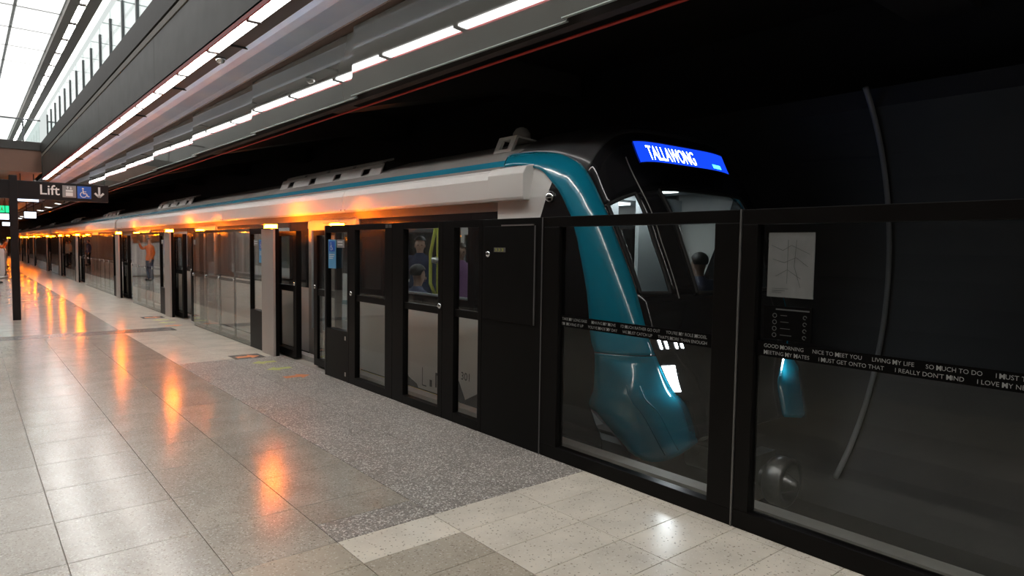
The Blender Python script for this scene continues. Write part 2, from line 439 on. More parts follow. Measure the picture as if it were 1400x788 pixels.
# ---- track pit, tunnel lining
struct(box('wall_platform_edge', 3.80, 3.98, YN, YF, -1.25, -.30, 'concrete'))
struct(box('floor_track', 3.9, 9.5, YN, YF, -1.45, -1.20, 'track_bed'))
TC, TZ, TR = 5.45, 1.5, 2.73
prof = [(TC+TR*math.cos(math.radians(a)), TZ+TR*math.sin(math.radians(a))) for a in range(-62, 46, 6)]
prof = [(prof[0][0], -1.3)]+prof+[(prof[-1][0]+.02, 3.46), (9.3, 3.50), (9.3, 5.5)]
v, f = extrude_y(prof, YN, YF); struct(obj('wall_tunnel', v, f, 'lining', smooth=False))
# curved conduit on the lining
pts = [(TC+(TR-.05)*math.cos(math.radians(a)), 3.1, TZ+(TR-.05)*math.sin(math.radians(a))) for a in range(-54, 47, 4)]
con = MB().tube(pts, .03, 8).build('wall_conduit', 'concrete', smooth=True)
con.data.materials[0] = mat('conduit_grey', (.26, .26, .27), .5, noise=(9, (.3, .3, .31), .3))
tag(con, 'thin curved grey conduit bent up the dark tunnel wall', 'conduit')
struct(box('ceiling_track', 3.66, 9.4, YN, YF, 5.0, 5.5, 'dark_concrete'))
ct = thing('ceiling_beam_row', 'row of dark haunched concrete beams above the tracks', 'ceiling beams', (6.5, 0, 4.2))
for k in range(-1, 16):
    y = 3.0+6.5*k
    MB().prism([(3.95, 3.75), (4.6, 3.75), (7.8, 4.55), (9.2, 4.55), (9.2, 5.0), (3.95, 5.0)], lambda a, b, d: (a, d, b), y-.35, y+.35).build('beam', 'concrete', ct)
del ct['category']; struct(ct); 
for s in (-1, 1):
    for t in (0,):
        r = box('running_rail', 5.58+s*.7175-.035, 5.58+s*.7175+.035, YN, YF, -1.20, -1.05, 'rail')
        tag(r, 'long steel running rail on the %s side of the track' % ('platform' if s < 0 else 'tunnel wall'), 'rail')

# ---- bulkhead above the platform edge: grey wall, tubes, soffit, glass fascia
wall = struct(box('wall_mezzanine', 2.67, 3.6, YN, 35, 4.60, 5.44, 'soffit_dark'))
yb = [YN, .65, 6.9, 13.15, 19.4, 25.65, 31.9, 35]
for a, b in zip(yb, yb[1:]): box('wall_panel', 2.645, 2.67, a+.006, b-.006, 4.385, 5.275, 'wall_panel', wall)
box('slab_stripe', 2.63, 2.67, YN, 35, 5.29, 5.40, 'slab_stripe', wall)
box('slab_groove', 2.655, 2.67, YN, 35, 5.40, 5.44, 'rubber', wall)
struct(box('floor_mezzanine', 2.62, 9.4, YN, 35, 5.44, 5.89, 'slab_edge'))
soff = struct(box('ceiling_soffit', 2.84, 3.10, YN, YF, 4.42, 4.55, 'soffit_dark'))
for k in range(-2, 17):
    y = 3.0+3.3*k
    if y < 35: box('soffit_bracket', 2.84, 3.10, y-.012, y+.012, 4.395, 4.42, 'rubber', soff)
v, f = extrude_y([(3.06, 4.425), (3.12, 4.385), (3.22, 4.36), (3.48, 4.345), (3.57, 4.33)], YN, YF)
n0 = len(v)
sm = obj('soffit_channel', v, f, 'soffit_metal', soff)
box('soffit_lip', 3.57, 3.74, YN, YF, 4.308, 4.42, 'trim_brown', soff)
# tube light row
tl = thing('linear_ceiling_light', 'long row of white tube lights along the grey bulkhead edge', 'ceiling light', (2.74, 0, 4.37))
box('light_housing', 2.645, 2.84, YN, 35, 4.375, 4.45, 'soffit_dark', tl)
y = -6.85
while y < 34.5:
    box('light_panel', 2.672, 2.80, y, y+1.59, 4.352, 4.385, 'strip_light', tl); box('panel_divider', 2.655, 2.815, y+1.595, y+1.675, 4.340, 4.376, 'soffit_dark', tl); y += 1.68
box('red_fringe_edge', 2.622, 2.644, YN, 35, 4.345, 4.40, 'red_fringe', tl)  # red strip painted for the coloured glow along the light's edge
cd = MB().lathe([(.075, .0), (.07, -.03), (.05, -.065), (.02, -.08), (.001, -.082)], (2.97, 10.4, 4.42), n=18).build('dome_camera', 'chrome', smooth=True)
tag(cd, 'small round dome camera under the dark soffit', 'camera')
# fascia of glass panels
fas = thing('glass_fascia', 'reflective grey glass fascia hung above the platform screens', 'glass fascia', (3.65, 0, 3.485))
ys = [3.835+3.614*k for k in range(-3, 30)]
for k, (a, b) in enumerate(zip(ys, ys[1:])):
    yaw = -.020+[.002, -.002, .001, -.003, .0][k % 5]; lean = .035+[.003, -.002, 0, .004][k % 4]
    c = (a+b)/2; vs = []
    for (x, y, z) in bxv(3.65, 3.664, a+.008, b-.008, 3.487, 4.300):
        vs.append((x+(y-c)*yaw+(z-3.487)*lean, y, z))
    obj('glass_panel', vs, BF, 'fascia_glass', fas)
    obj('panel_edge', [(x+(y-c)*yaw, y, z) for x, y, z in bxv(3.642, 3.670, a+.012, b-.012, 3.478, 3.487)], BF, 'fascia_edge', fas)
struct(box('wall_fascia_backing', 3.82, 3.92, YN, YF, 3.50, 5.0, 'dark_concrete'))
rp = MB().tube([(4.0, YN, 3.48), (4.0, 60, 3.48)], .014, 8).build('red_pipe', 'red_pipe', smooth=True)
tag(rp, 'thin red pipe running along under the dark overhead edge', 'pipe')

# ---- mezzanine balustrade
bal = thing('mezzanine_balustrade', 'long glass balustrade with dark posts on the upper level edge', 'balustrade', (2.72, 20, 5.89))
py = [18.0+1.52*k for k in range(-16, 11)]
for y in py:
    box('post', 2.70, 2.76, y-.05, y+.05, 5.89, 6.83, 'bal_metal', bal)
for a, b in zip(py, py[1:]):
    box('glass_pane', 2.725, 2.737, a+.06, b-.06, 5.91, 7.02, 'bal_glass', bal)
MB().tube([(2.80, py[0], 6.55), (2.80, py[-1], 6.55)], .028, 8).build('handrail', 'bal_metal', bal, smooth=True)
# ---- upper hall ceiling
CZ = 9.5
ceil = struct(box('ceiling', -9, 9.4, YN-3, YF, 9.58, 9.8, 'joint_grey'))
cxs = [-2.6, -1.2, 1.5, 2.79]
cy = [-9.5+2.9*k for k in range(34)]
for i, (a, b) in enumerate(zip(cxs, cxs[1:])):
    for c, d in zip(cy, cy[1:]):
        def zz(x): return CZ+.06-.012*(x-1.5)**2*.3
        vs = [(a+.05, c+.13, zz(a)-.02), (b-.05, c+.13, zz(b)-.02), (b-.05, d-.13, zz(b)-.02), (a+.05, d-.13, zz(a)-.02),
              (a+.05, c+.13, zz(a)+.02), (b-.05, c+.13, zz(b)+.02), (b-.05, d-.13, zz(b)+.02), (a+.05, d-.13, zz(a)+.02)]
        obj('skylight_panel', vs, BF, 'sky_panel', ceil)
box('ceiling_beam', 2.80, 3.07, YN-2, 80, 9.38, 9.58, 'ceil_beam', ceil)
box('ceiling_beam', 3.27, 3.60, YN-2, 80, 9.38, 9.58, 'ceil_beam', ceil)
hl = thing('ceiling_tube_row', 'slim row of white tubes between two dark ceiling beams', 'ceiling light', (3.17, 30, 9.5))
y = -8
while y < 78: box('light_panel', 3.10, 3.24, y, y+2.12, 9.45, 9.52, 'ceil_led', hl); box('panel_divider', 3.08, 3.26, y+2.13, y+2.44, 9.42, 9.52, 'ceil_beam', hl); y += 2.45
box('ceiling_light_edge', 3.61, 3.79, YN-2, 80, 9.40, 9.5, 'bright_white', ceil)
for k in range(26):
    box('skylight_panel', 3.82, 9.2, -9.5+2.9*k+.04, -9.5+2.9*(k+1)-.04, 9.50, 9.54, 'sky_panel_side', ceil)
struct(box('wall_upper', 9.2, 9.4, YN-3, YF, 5.89, 9.6, 'upper_wall'))
struct(box('wall_left', -3.8, -3.6, YN, 31, -.3, 4.4, 'dark_concrete'))
struct(box('wall_left_far_unseen', -3.8, -3.6, 31, YF, -.3, 4.4, 'end_wall'))  # unseen stretch, made lighter for what the far glass reflects
struct(box('floor_upper_left', -9, -2.65, YN, YF, 4.4, 5.89, 'slab_edge'))
struct(box('wall_upper_left_added', -2.85, -2.65, YN-3, YF, 5.89, 9.6, 'wall_added_grey'))  # unseen wall, added so the glass fascia reflects dark grey
struct(box('wall_far', -7, 9.4, YF, YF+.3, -1.4, 9.6, 'end_wall'))
struct(box('wall_near', -7, 9.4, YN-.3, YN, -1.4, 9.6, 'end_wall'))

# ---- bridge across the hall
br = thing('concourse_bridge', 'reddish brown bridge deck crossing the hall below the skylight', 'bridge', (0, 35.5, 4.62))
box('deck_edge', -2.6, 2.63, 35.0, 35.3, 5.55, 5.90, 'slab_edge', br)
box('deck_face', -2.6, 2.63, 35.06, 35.3, 4.90, 5.55, 'bridge_face', br)
box('deck_soffit', -2.6, 2.63, 35.0, 41.0, 4.62, 4.90, 'bridge_face', br)
box('deck_top', -2.6, 2.63, 35.3, 41.0, 5.55, 5.89, 'slab_edge', br)
for x in (2.02, .5, -1.0): box('post', x-.035, x+.035, 35.06, 35.12, 5.90, 6.80, 'bal_metal', br)
for a, b in ((2.06, 2.6), (.54, 1.98), (-.96, .46)): box('glass_pane', a, b, 35.08, 35.09, 5.92, 6.86, 'bal_glass', br)
box('handrail', -2.6, 2.63, 35.06, 35.10, 6.80, 6.86, 'bal_metal', br)
# far hall beyond the bridge: lower grey ceiling
fc = struct(box('ceiling_far', -2.6, 2.84, 41.05, YF, 4.55, 4.75, 'end_wall'))
for k in range(9):
    box('light_strip', -.5, 1.5, 44+7*k, 44.2+7*k, 4.52, 4.555, 'bright_white', fc)

# =================================================================== PLATFORM SCREENS
def pane(par, y0, y1, z0=.10, z1=1.885, x=PX+.012, m='psd_glass'):
    return box('glass_pane', x, x+.012, y0, y1, z0, z1, m, par)
def lock(par, y, z, x=PX-.004):
    o = MB().lathe([(.028, 0), (.028, -.012), (.016, -.018), (.001, -.019)], (x, y, z), 'x', 12).build('lock', 'chrome', par, smooth=True)
    return o
def blue_sticker(par, y0, y1, x=PX-.024, grey=1):
    s = box('wheelchair_sticker', x-.001, x+.003, y0, y1, 1.405, 1.77, 'sticker_blue', par); s['label'] = 'tall light blue wheelchair access sticker'
    w_ = y1-y0; f = Flat((x-.003, y1-.02, 1.62), RV, UV, 1.0)
    f.poly([(0, 0), (w_-.04, 0), (w_-.04, .13), (0, .13)]).build('symbol_field', 'sign_blue', s)
    wheelchair((x-.004, y1-w_*.18, 1.63), RV, UV, min(w_*.62, .11), 'white', s)
    for k in range(3):
        Flat((x-.003, y1-.03, 1.575-.024*k), RV, UV, 1.0).poly([(0, 0), ((w_-.06)*(1-.15*k), 0), ((w_-.06)*(1-.15*k), .010), (0, .010)]).build('print_line', 'white', s)
    if grey:
        ny = y0-.24 if grey == 1 else y1+.03
        g = box('notice_sticker', x-.001, x+.003, ny, ny+.21, 1.67, 1.77, 'sticker_grey', par)
        for k in range(2): Flat((x-.003, ny+.18, 1.735-.035*k), RV, UV, 1.0).poly([(0, 0), (.14, 0), (.14, .012), (0, .012)]).build('print_line', 'white', g)

def lamp_on(par, y, big, x=PX):
    h = .055 if big else .035; l = .26 if big else .20
    box('lamp_base', x-.01, x+.12, y-l/2-.01, y+l/2+.01, 1.93, 1.945, 'lamp_house', par)
    pr = [(0, 1.945), (.11, 1.945), (.11, 1.945+h), (.02, 1.945+h), (.004, 1.945+h*.7)]
    MB().prism(pr, lambda a, b, d: (x+a, d, b), y-l/2, y+l/2).build('lamp_lens', 'lamp_orange', par)
    box('lamp_spill_shield', x-.065, x+.125, y-l/2-.045, y+l/2+.045, 1.945+h, 1.953+h, 'lamp_house', par)  # added cap, overhanging to keep orange light off the soffit

# --- near glazed screens with the slogan bands
def slogan(par, y1, y0, z0, z1, l1, l2, wmargin=.02):
    b = box('slogan_band', PX+.004, PX+.009, y0, y1, z0, z1, 'band_black', par)
    h = (z1-z0)
    for (line, (a, wd)), zb in ((l1, z0+h*.58), (l2, z0+h*.14)):
        ph = line.split('   '); lay = [text_layout(p, -.006, True)[2] for p in ph]; gap = 1.7
        sc = wd/(sum(lay)+gap*(len(ph)-1)); y = y1-a
        for p, l in zip(ph, lay):
            text('slogan_text', p, (PX+.002, y, zb), RV, UV, l*sc, h*.27, 'band_text', b, bold=-.006, bigM=True); y -= (l+gap)*sc

s1 = thing('platform_screen', 'black framed glass screen in front of the teal train nose', 'platform screen', (PX, 3.1, 0))
y0, y1 = 2.225, 3.985
box('bottom_rail', PX-.02, PX+.06, y0, y1, 0, .105, 'psd_black', s1, bevel=.004)
box('top_rail', PX-.02, PX+.06, y0, y1, 1.87, 1.95, 'psd_black', s1, bevel=.004)
box('mullion', PX-.02, PX+.06, 3.80, y1, .105, 1.87, 'psd_black', s1, bevel=.004)
box('mullion', PX-.02, PX+.06, y0, 2.395, .105, 1.87, 'psd_black', s1, bevel=.004)
box('edge_strip', PX-.025, PX+.065, y0-.014, y0-.004, 0, 1.952, 'psd_edge', s1)
pane(s1, 2.39, 3.805, .10, 1.875)
slogan(s1, 3.79, 2.39, 1.085, 1.172, ('TAKE MY LONG EASE   MAKING MY MOVE   I\'D MUCH RATHER GO OUT   YOU\'RE MY ROLE MODEL', (.02, 1.33)),
       ('I\'M MOVING IT UP   YOU\'VE MADE MY DAY   WE MUST CATCH UP   THAT\'S MORE THAN ENOUGH', (.02, 1.33)))
s2 = thing('platform_screen', 'nearest black framed glass screen with the line map poster on it', 'platform screen', (PX, -.2, 0))
y0, y1 = -2.60, 2.205
box('bottom_rail', PX-.02, PX+.06, y0, y1, 0, .115, 'psd_black', s2, bevel=.004)
box('top_rail', PX-.02, PX+.06, y0, y1, 1.86, 1.95, 'psd_black', s2, bevel=.004)
box('mullion', PX-.02, PX+.06, 2.105, y1, .115, 1.86, 'psd_black', s2, bevel=.004)
box('mullion', PX-.02, PX+.06, y0, y0+.1, .115, 1.86, 'psd_black', s2, bevel=.004)
pane(s2, y0+.09, 2.11, .11, 1.865)
slogan(s2, 2.10, -2.50, 1.083, 1.172, ('GOOD MORNING   NICE TO MEET YOU   LIVING MY LIFE   SO MUCH TO DO   I MUST T', (.05, 1.26)),
       ('MEETING MY MATES   I MUST GET ONTO THAT   I REALLY DON\'T MIND   I LOVE MY NE', (.05, 1.26)))
po = box('route_map', PX+.003, PX+.010, 1.772, 2.045, 1.437, 1.81, 'poster', s2); po['label'] = 'pale grey route map poster'
f = Flat((PX+.0015, 2.045, 1.437), RV, UV, 1.0)
f.line([(.02, .30), (.09, .27), (.14, .30), (.25, .25)], .003).line([(.03, .22), (.10, .20), (.17, .23), (.24, .18)], .003)
f.line([(.05, .12), (.12, .16), (.20, .11)], .003).line([(.12, .33), (.12, .08)], .003).line([(.17, .33), (.16, .18), (.20, .06)], .003)
for a in range(3): f.line([(.03, .05-.012*a), (.13-.02*a, .05-.012*a)], .003)
f.build('map_lines', 'poster_line', po)
rl = box('rules_panel', PX+.003, PX+.008, 1.772, 2.06, 1.19, 1.385, 'band_black', s2)
f = Flat((PX+.0015, 2.055, 1.19), RV, UV, 1.0); f.poly([(.07, .172), (.27, .172), (.27, .180), (.07, .180)])
for k in range(4):
    f.arc((.065, .025+.038*k), .012, 0, 360, .004, 10); f.arc((.245, .025+.038*k), .010, 0, 300, .004, 8)
    f.line([(.10, .028+.038*k), (.17-.01*k, .028+.038*k)], .003)
f.build('rules_symbols', 'poster_line', rl)

# --- near run: black equipment cabinet, glazed doors, sticker panel
cab = thing('equipment_cabinet', 'solid black equipment cabinet between the glass doors and the nose screen', 'cabinet', (PX, 4.4, 0))
box('body', PX-.02, PX+.10, 4.0, 4.80, 0, 1.95, 'psd_cabinet', cab, bevel=.004)
d = box('door_panel', PX-.028, PX-.02, 4.085, 4.765, 1.06, 1.885, 'psd_cabinet', cab, bevel=.003)
box('door_edge', PX-.030, PX-.02, 4.077, 4.085, 1.06, 1.885, 'psd_edge', d)
box('trim_strip', PX-.031, PX-.02, 4.10, 4.52, 1.886, 1.897, 'steel', cab)
lock(cab, 4.70, 1.64, PX-.028)
pl = box('number_plate', PX-.031, PX-.027, 4.46, 4.62, 1.66, 1.70, 'psd_edge', cab)
text('plate_number', '333', (PX-.0315, 4.61, 1.667), RV, UV, .13, .027, 'pole_yellow', pl)
box('edge_strip', PX-.026, PX-.018, 3.99, 3.998, 0, 1.95, 'psd_edge', cab)

def glazed_door(name, label, y0, y1, g0, g1, lk=None):
    t = thing(name, label, 'door', (PX, (y0+y1)/2, 0))
    box('stile', PX-.02, PX+.05, y0, g0, 0, 1.95, 'psd_black', t, bevel=.003)
    box('stile', PX-.02, PX+.05, g1, y1, 0, 1.95, 'psd_black', t, bevel=.003)
    box('bottom_rail', PX-.02, PX+.05, g0, g1, 0, .09, 'psd_black', t)
    box('top_rail', PX-.02, PX+.05, g0, g1, 1.885, 1.95, 'psd_black', t)
    box('lock_rail', PX-.005, PX+.05, g0, g1, 1.03, 1.10, 'psd_black', t)
    pane(t, g0-.005, g1+.005, .085, 1.03); pane(t, g0-.005, g1+.005, 1.10, 1.89)
    if lk: lock(t, lk, 1.115, PX-.02)
    return t
glazed_door('emergency_door', 'narrow black framed glass door leaf right beside the black cabinet', 4.803, 5.448, 4.86, 5.255)
glazed_door('emergency_door', 'black framed glass door with round lock showing seated passengers behind', 5.452, 6.44, 5.53, 6.21, 5.49)
t = glazed_door('emergency_door', 'black framed glass door leaf beside the narrow blue sticker panel', 6.444, 7.52, 6.61, 7.35, 7.44)
box('door_tab', PX-.03, PX-.018, 6.455, 6.50, 1.90, 1.935, 'psd_edge', t); box('door_tab', PX-.03, PX-.018, 6.52, 6.58, 1.90, 1.935, 'psd_edge', t)

def sticker_panel(par, y0, y1, sy=None, cup=True, grey=1):
    box('stile', PX-.02, PX+.05, y0, y0+.035, 0, 1.95, 'psd_black', par)
    box('stile', PX-.02, PX+.05, y1-.035, y1, 0, 1.95, 'psd_black', par)
    box('top_rail', PX-.02, PX+.05, y0+.035, y1-.035, 1.86, 1.95, 'psd_black', par)
    if cup:
        c = box('cupboard', PX-.02, PX+.08, y0+.035, y1-.035, 0, .63, 'psd_cabinet', par, bevel=.003)
        for z in (.52, .07): box('cupboard_latch', PX-.025, PX-.02, y0+.07, y0+.10, z, z+.05, 'steel', c)
        pane(par, y0+.03, y1-.03, .63, 1.865)
    else:
        box('bottom_rail', PX-.02, PX+.05, y0+.035, y1-.035, 0, .09, 'psd_black', par)
        pane(par, y0+.03, y1-.03, .085, 1.865)
    if sy: blue_sticker(par, sy[0], sy[1], grey=grey)
sp = thing('screen_end_panel', 'narrow dark screen panel with blue sticker at the nearest door opening', 'screen panel', (PX, 7.85, 0))
sticker_panel(sp, 7.524, 8.2, (7.87, 8.09))
lamp_on(sp, 8.08, False, PX+.03)
box('edge_strip', PX-.026, PX+.06, 8.2, 8.208, 0, 1.95, 'psd_edge', sp)

# --- repeating runs, posts and sliding leaves
OPEN = [9.10, 15.65, 22.15, 31.75, 38.25, 44.75, 54.35, 60.85, 67.35, 76.95, 83.45, 89.95]
def run(y0, y1, k):
    t = thing('platform_screen_run', '%s long run of dark glass platform screens beyond the black cabinet run' % ORD[k+1] if k else 'dark glass screen run between the two nearest steel posts', 'platform screen', (PX, (y0+y1)/2, 0), 'platform screen runs')
    sticker_panel(t, y0, y0+.68, (y0+.03, y0+.21) if k < 2 else None, grey=2)
    n = max(4, round((y1-y0-.68)/.95)); st = (y1-y0-.68)/n
    box('bottom_rail', PX-.008, PX+.03, y0+.68, y1, 0, .07, 'psd_black', t)
    box('top_rail', PX-.008, PX+.03, y0+.68, y1, 1.90, 1.95, 'psd_black', t)
    for i in range(n):
        a = y0+.68+i*st; b = a+st
        box('mullion', PX-.008, PX+.012, b-.05, b, .07, 1.90, 'psd_black', t)
        box('glass_pane', PX-.020, PX-.009, a+.003, b-.003, .012, 1.945, 'psd_glass', t)
        if k < 3:
            box('lock_rail', PX-.004, PX+.010, a, b-.05, 1.03, 1.08, 'psd_black', t); lock(t, b-.03, 1.06, PX-.02)
    if k < 3:
        g = box('notice_sticker', PX-.024, PX-.02, y1-.22, y1-.10, 1.67, 1.77, 'sticker_grey', t)
    lamp_on(t, y1-.14, False, PX+.03)
def post(yc, k):
    t = thing('door_post', '%s brushed steel door post topped by a glowing orange lamp' % ORD[k], 'post', (PX, yc, 0), 'steel door posts')
    box('column', PX-.065, PX-.028, yc-.23, yc+.28, 0, 1.93, 'post_steel', t, bevel=.006)
    box('column_back', PX-.028, PX+.03, yc-.22, yc+.27, 0, 1.93, 'psd_black', t)
    lamp_on(t, yc+.02, True, PX-.065)
def leaf(y0, y1, k, side):
    t = thing('sliding_door_leaf', '%s sliding glass door leaf, half open, at the %s opening' % ('far side' if side else 'near side', ORD[k]), 'sliding door', (PX+.13, (y0+y1)/2, 0), 'sliding door leaves')
    x0, x1 = PX+.11, PX+.19
    e0, e1 = (.11, .05) if side else (.05, .11)
    box('stile', x0, x1, y0, y0+e0, .02, 1.90, 'psd_black', t); box('stile', x0, x1, y1-e1, y1, .02, 1.90, 'psd_black', t)
    box('top_rail', x0, x1, y0+e0, y1-e1, 1.83, 1.90, 'psd_black', t); box('bottom_rail', x0, x1, y0+e0, y1-e1, .02, .12, 'psd_black', t)
    box('lock_rail', x0+.01, x1, y0+e0, y1-e1, 1.0, 1.09, 'psd_black', t)
    box('glass_pane', x0+.02, x0+.032, y0+e0, y1-e1, .12, 1.0, 'psd_glass', t); box('glass_pane', x0+.02, x0+.032, y0+e0, y1-e1, 1.09, 1.83, 'psd_glass', t)
    if k < 4: lock(t, (y0+.055) if side else (y1-.055), 1.12, x0)
for k, oc in enumerate(OPEN):
    post(oc+1.1, k)
    leaf(oc+.42, oc+1.25, k, True); leaf(oc-.95, oc-.22, k, False)
    if k+1 < len(OPEN): run(oc+1.39, OPEN[k+1]-.95, k)

# =================================================================== TRAIN
TX = 4.12; TCN = 5.58; TXR = 2*TCN-TX       # near side, centre, far side
XM = lambda x: 2*TCN-x
ROOF = [(4.16, 2.50), (4.215, 2.575), (4.33, 2.65), (4.55, 2.765), (4.9, 2.88), (5.25, 2.945), (5.58, 2.965)]
def roof_z(x):
    for (a, b), (c, d) in zip(ROOF, ROOF[1:]):
        if a <= x <= c: return b+(d-b)*(x-a)/(c-a)
    return ROOF[-1][1]
def train_side(car, y0, y1, doors, wins, near):
    """lower panels, piers, windows, doors of one side between y0 and y1"""
    X0, X1 = (TX, TX+.06) if near else (TXR-.06, TXR)
    body = sorted([(a, b, 'd') for a, b in doors]+[(a, b, 'w') for a, b in wins])
    # lower body between doors
    cur = y0
    for a, b in sorted(doors)+[(y1, y1)]:
        if a-cur > .02: box('lower_panel', X0, X1, cur, a, .02, 1.03, 'train_white', car); box('skirt', X0+.05, X1+.03, cur, a, -.62, .02, 'under', car)
        cur = b
    cur = y0
    for a, b, kind in body+[(y1, y1, 'e')]:
        if a-cur > .02: box('window_pier', X0-.002, X1, cur, a, 1.03, 2.06, 'train_black', car)
        cur = b
    box('upper_panel', X0, X1, y0, y1, 2.06, 2.50, 'train_body', car)
    for a, b in wins:
        wn = MB()
        wn.box(X0-.004, X1, a, b, 1.03, 1.13, ); wn.box(X0-.004, X1, a, b, 1.98, 2.06); wn.box(X0-.004, X1, a, a+.05, 1.13, 1.98); wn.box(X0-.004, X1, b-.05, b, 1.13, 1.98)
        wf = wn.build('window_frame', 'train_black', car)
        box('window_glass', X0+.012, X0+.022, a+.05, b-.05, 1.13, 1.98, 'train_glass', wf)
        if near: box('window_sill', X1, X1+.03, a, b, 1.09, 1.15, 'inner_wall', wf)
    for a, b in doors:
        c = (a+b)/2
        box('door_sill', X0-.03, X1+.05, a, b, -.05, .02, 'steel', car)
        for i, (p, q) in enumerate(((a, c-.004), (c+.004, b))):
            df = MB(); df.box(X0-.03, X0+.01, p, q, .02, .42); df.box(X0-.03, X0+.01, p, q, 1.92, 2.06)
            df.box(X0-.03, X0+.01, p, p+.11, .42, 1.92); df.box(X0-.03, X0+.01, q-.11, q, .42, 1.92)
            dl = df.build('door_leaf', 'train_grey', car)
            box('door_glass', X0-.015, X0-.006, p+.11, q-.11, .42, 1.92, 'train_glass', dl)
        if near:
            pts = [(X0-.008, a-.05, 1.95), (X0-.008, a-.04, 2.04), (X0-.008, a+.05, 2.09), (X0-.008, b-.05, 2.09), (X0-.008, b+.04, 2.04), (X0-.008, b+.05, 1.95)]
            MB().tube(pts, .014, 6).build('door_surround', 'train_grey', car)

def roof_pod(car, ya, yb, n):
    """low white roof equipment fairing with rounded openings along its side"""
    q = []; L = yb-ya
    F = lambda y, s: (4.35+.08*s, y, 2.625+.20*s)
    t = MB()
    # side sheet with real openings: bars around each hole
    hw = .24; cs = [ya+L*(i+.5)/n for i in range(n)]
    def strip(a, b, s0, s1): 
        t.add([F(a, s0), F(b, s0), F(b, s1), F(a, s1), tuple(Vector(F(a, s0))+Vector((.02, 0, 0))), tuple(Vector(F(b, s0))+Vector((.02, 0, 0))), tuple(Vector(F(b, s1))+Vector((.02, 0, 0))), tuple(Vector(F(a, s1))+Vector((.02, 0, 0)))], BF)
    strip(ya, yb, 0, .28); strip(ya, yb, .78, 1.0); cur = ya
    for c in cs: strip(cur, c-hw/2, .28, .78); cur = c+hw/2
    strip(cur, yb, .28, .78)
    p = t.build('roof_fairing', 'train_grey', car)
    box('fairing_core', 4.50, 5.35, ya+.02, yb-.02, 2.72, 2.86, 'under', p)
    for k in range(int(L/.9)):
        MB().prism([(4.435, 2.83), (4.455, 2.865), (4.62, 2.92), (4.62, 2.89)], lambda a, b, d: (a, d, b), ya+.05+k*.9, ya+.85+k*.9).build('fairing_flap', 'train_grey', p)
    return p

def car_interior(car, y0, y1, n_seat=0):
    box('cabin_floor', TX+.07, TXR-.07, y0, y1, -.10, .02, 'inner_floor', car)
    box('cabin_ceiling', TX+.07, TXR-.07, y0, y1, 2.28, 2.34, 'inner_wall', car)
    for x in (4.75, 6.35): box('ceiling_lamp', x-.09, x+.09, y0+.3, y1-.3, 2.255, 2.28, 'car_light', car)
def make_car(car, y0, y1, doors, wins, first=False):
    train_side(car, y0, y1, doors, wins, True); train_side(car, y0, y1, doors, wins, False)
    car_interior(car, y0, y1)
    # white cantrail fairing along the side, in lengths
    segs = [y0, y0+3.4] if first else [y0+.02]
    while segs[-1] < y1-6: segs.append(segs[-1]+5.6)
    segs[-1] = y1-.02 if not first else segs[-1]
    if segs[-1] < y1-.1: segs.append(y1-.02)
    pr = [(4.055, 2.155), (4.045, 2.18), (4.045, 2.37), (4.075, 2.44), (4.165, 2.505), (4.20, 2.49), (4.20, 2.155)]
    for a, b in zip(segs, segs[1:]):
        c = MB().prism(pr, lambda p, q, d: (p, d, q), a+.006, b-.006).build('cantrail_fairing', 'train_white', car)
        for y in (a+.06, b-.06): MB().lathe([(.011, 0), (.008, -.006), (.001, -.007)], (4.045, y, 2.185), 'x', 8).build('screw', 'train_seam', c)
    v, f = extrude_y(ROOF[:2], y0, y1); obj('roof_stripe', v, f, 'train_stripe', car)
    full = ROOF[1:]+[(XM(x), z) for x, z in ROOF[::-1][1:]]
    v, f = extrude_y(full, y0, y1); obj('roof_skin', v, f, 'train_grey', car, smooth=True)
    box('underframe', TX+.35, TXR-.35, y0+.2, y1-.2, -.75, -.12, 'under', car)
    for yb in (y0+2.6, y1-2.6):
        for dy in (-1.1, 1.1):
            for s in (-1, 1):
                MB().lathe([(.40, -.05), (.418, -.04), (.418, .04), (.40, .05)], (TCN+s*.7175, yb+dy, -.63), 'x', 20).build('wheel', 'rail', car)

CARL = 22.62; G1 = 26.45
carA = thing('leading_train_car', 'leading train car with teal and black nose and lit windows', 'train car', (TCN, 15, -1.05))
make_car(carA, 5.2, G1, [(8.3, 9.9), (14.85, 16.45), (21.35, 22.95)], [(5.68, 7.45), (10.7, 14.1), (17.2, 20.6), (23.6, 25.9)], True)
roof_pod(carA, 8.15, 11.85, 4); roof_pod(carA, 17.9, 21.6, 4)
box('end_wall', TX+.07, TXR-.07, G1-.1, G1-.06, .02, 2.28, 'inner_wall', carA)
for i in range(1, 4):
    y0 = G1+.22+(i-1)*CARL; y1 = G1+i*CARL; off = i*22.6
    c = thing('train_car', '%s train car behind the teal nosed one, white roof edge lit orange' % ORD[i], 'train car', (TCN, (y0+y1)/2, -1.05), 'following train cars')
    make_car(c, y0, y1, [(8.3+off, 9.9+off), (14.85+off, 16.45+off), (21.35+off, 22.95+off)],
             [(5.2+off, 7.6+off), (10.7+off, 14.1+off), (17.2+off, 20.6+off), (23.7+off, 25.6+off)])
    roof_pod(c, y0+1.5, y0+5.0, 4); roof_pod(c, y0+12, y0+15.5, 4)
    box('gangway', TX+.5, TXR-.5, y0-.21, y0-.005, -.2, 2.4, 'rubber', c)
    box('gangway_gap', TX+.12, TX+.3, y0-.21, y0-.005, .0, 2.45, 'rubber', c)

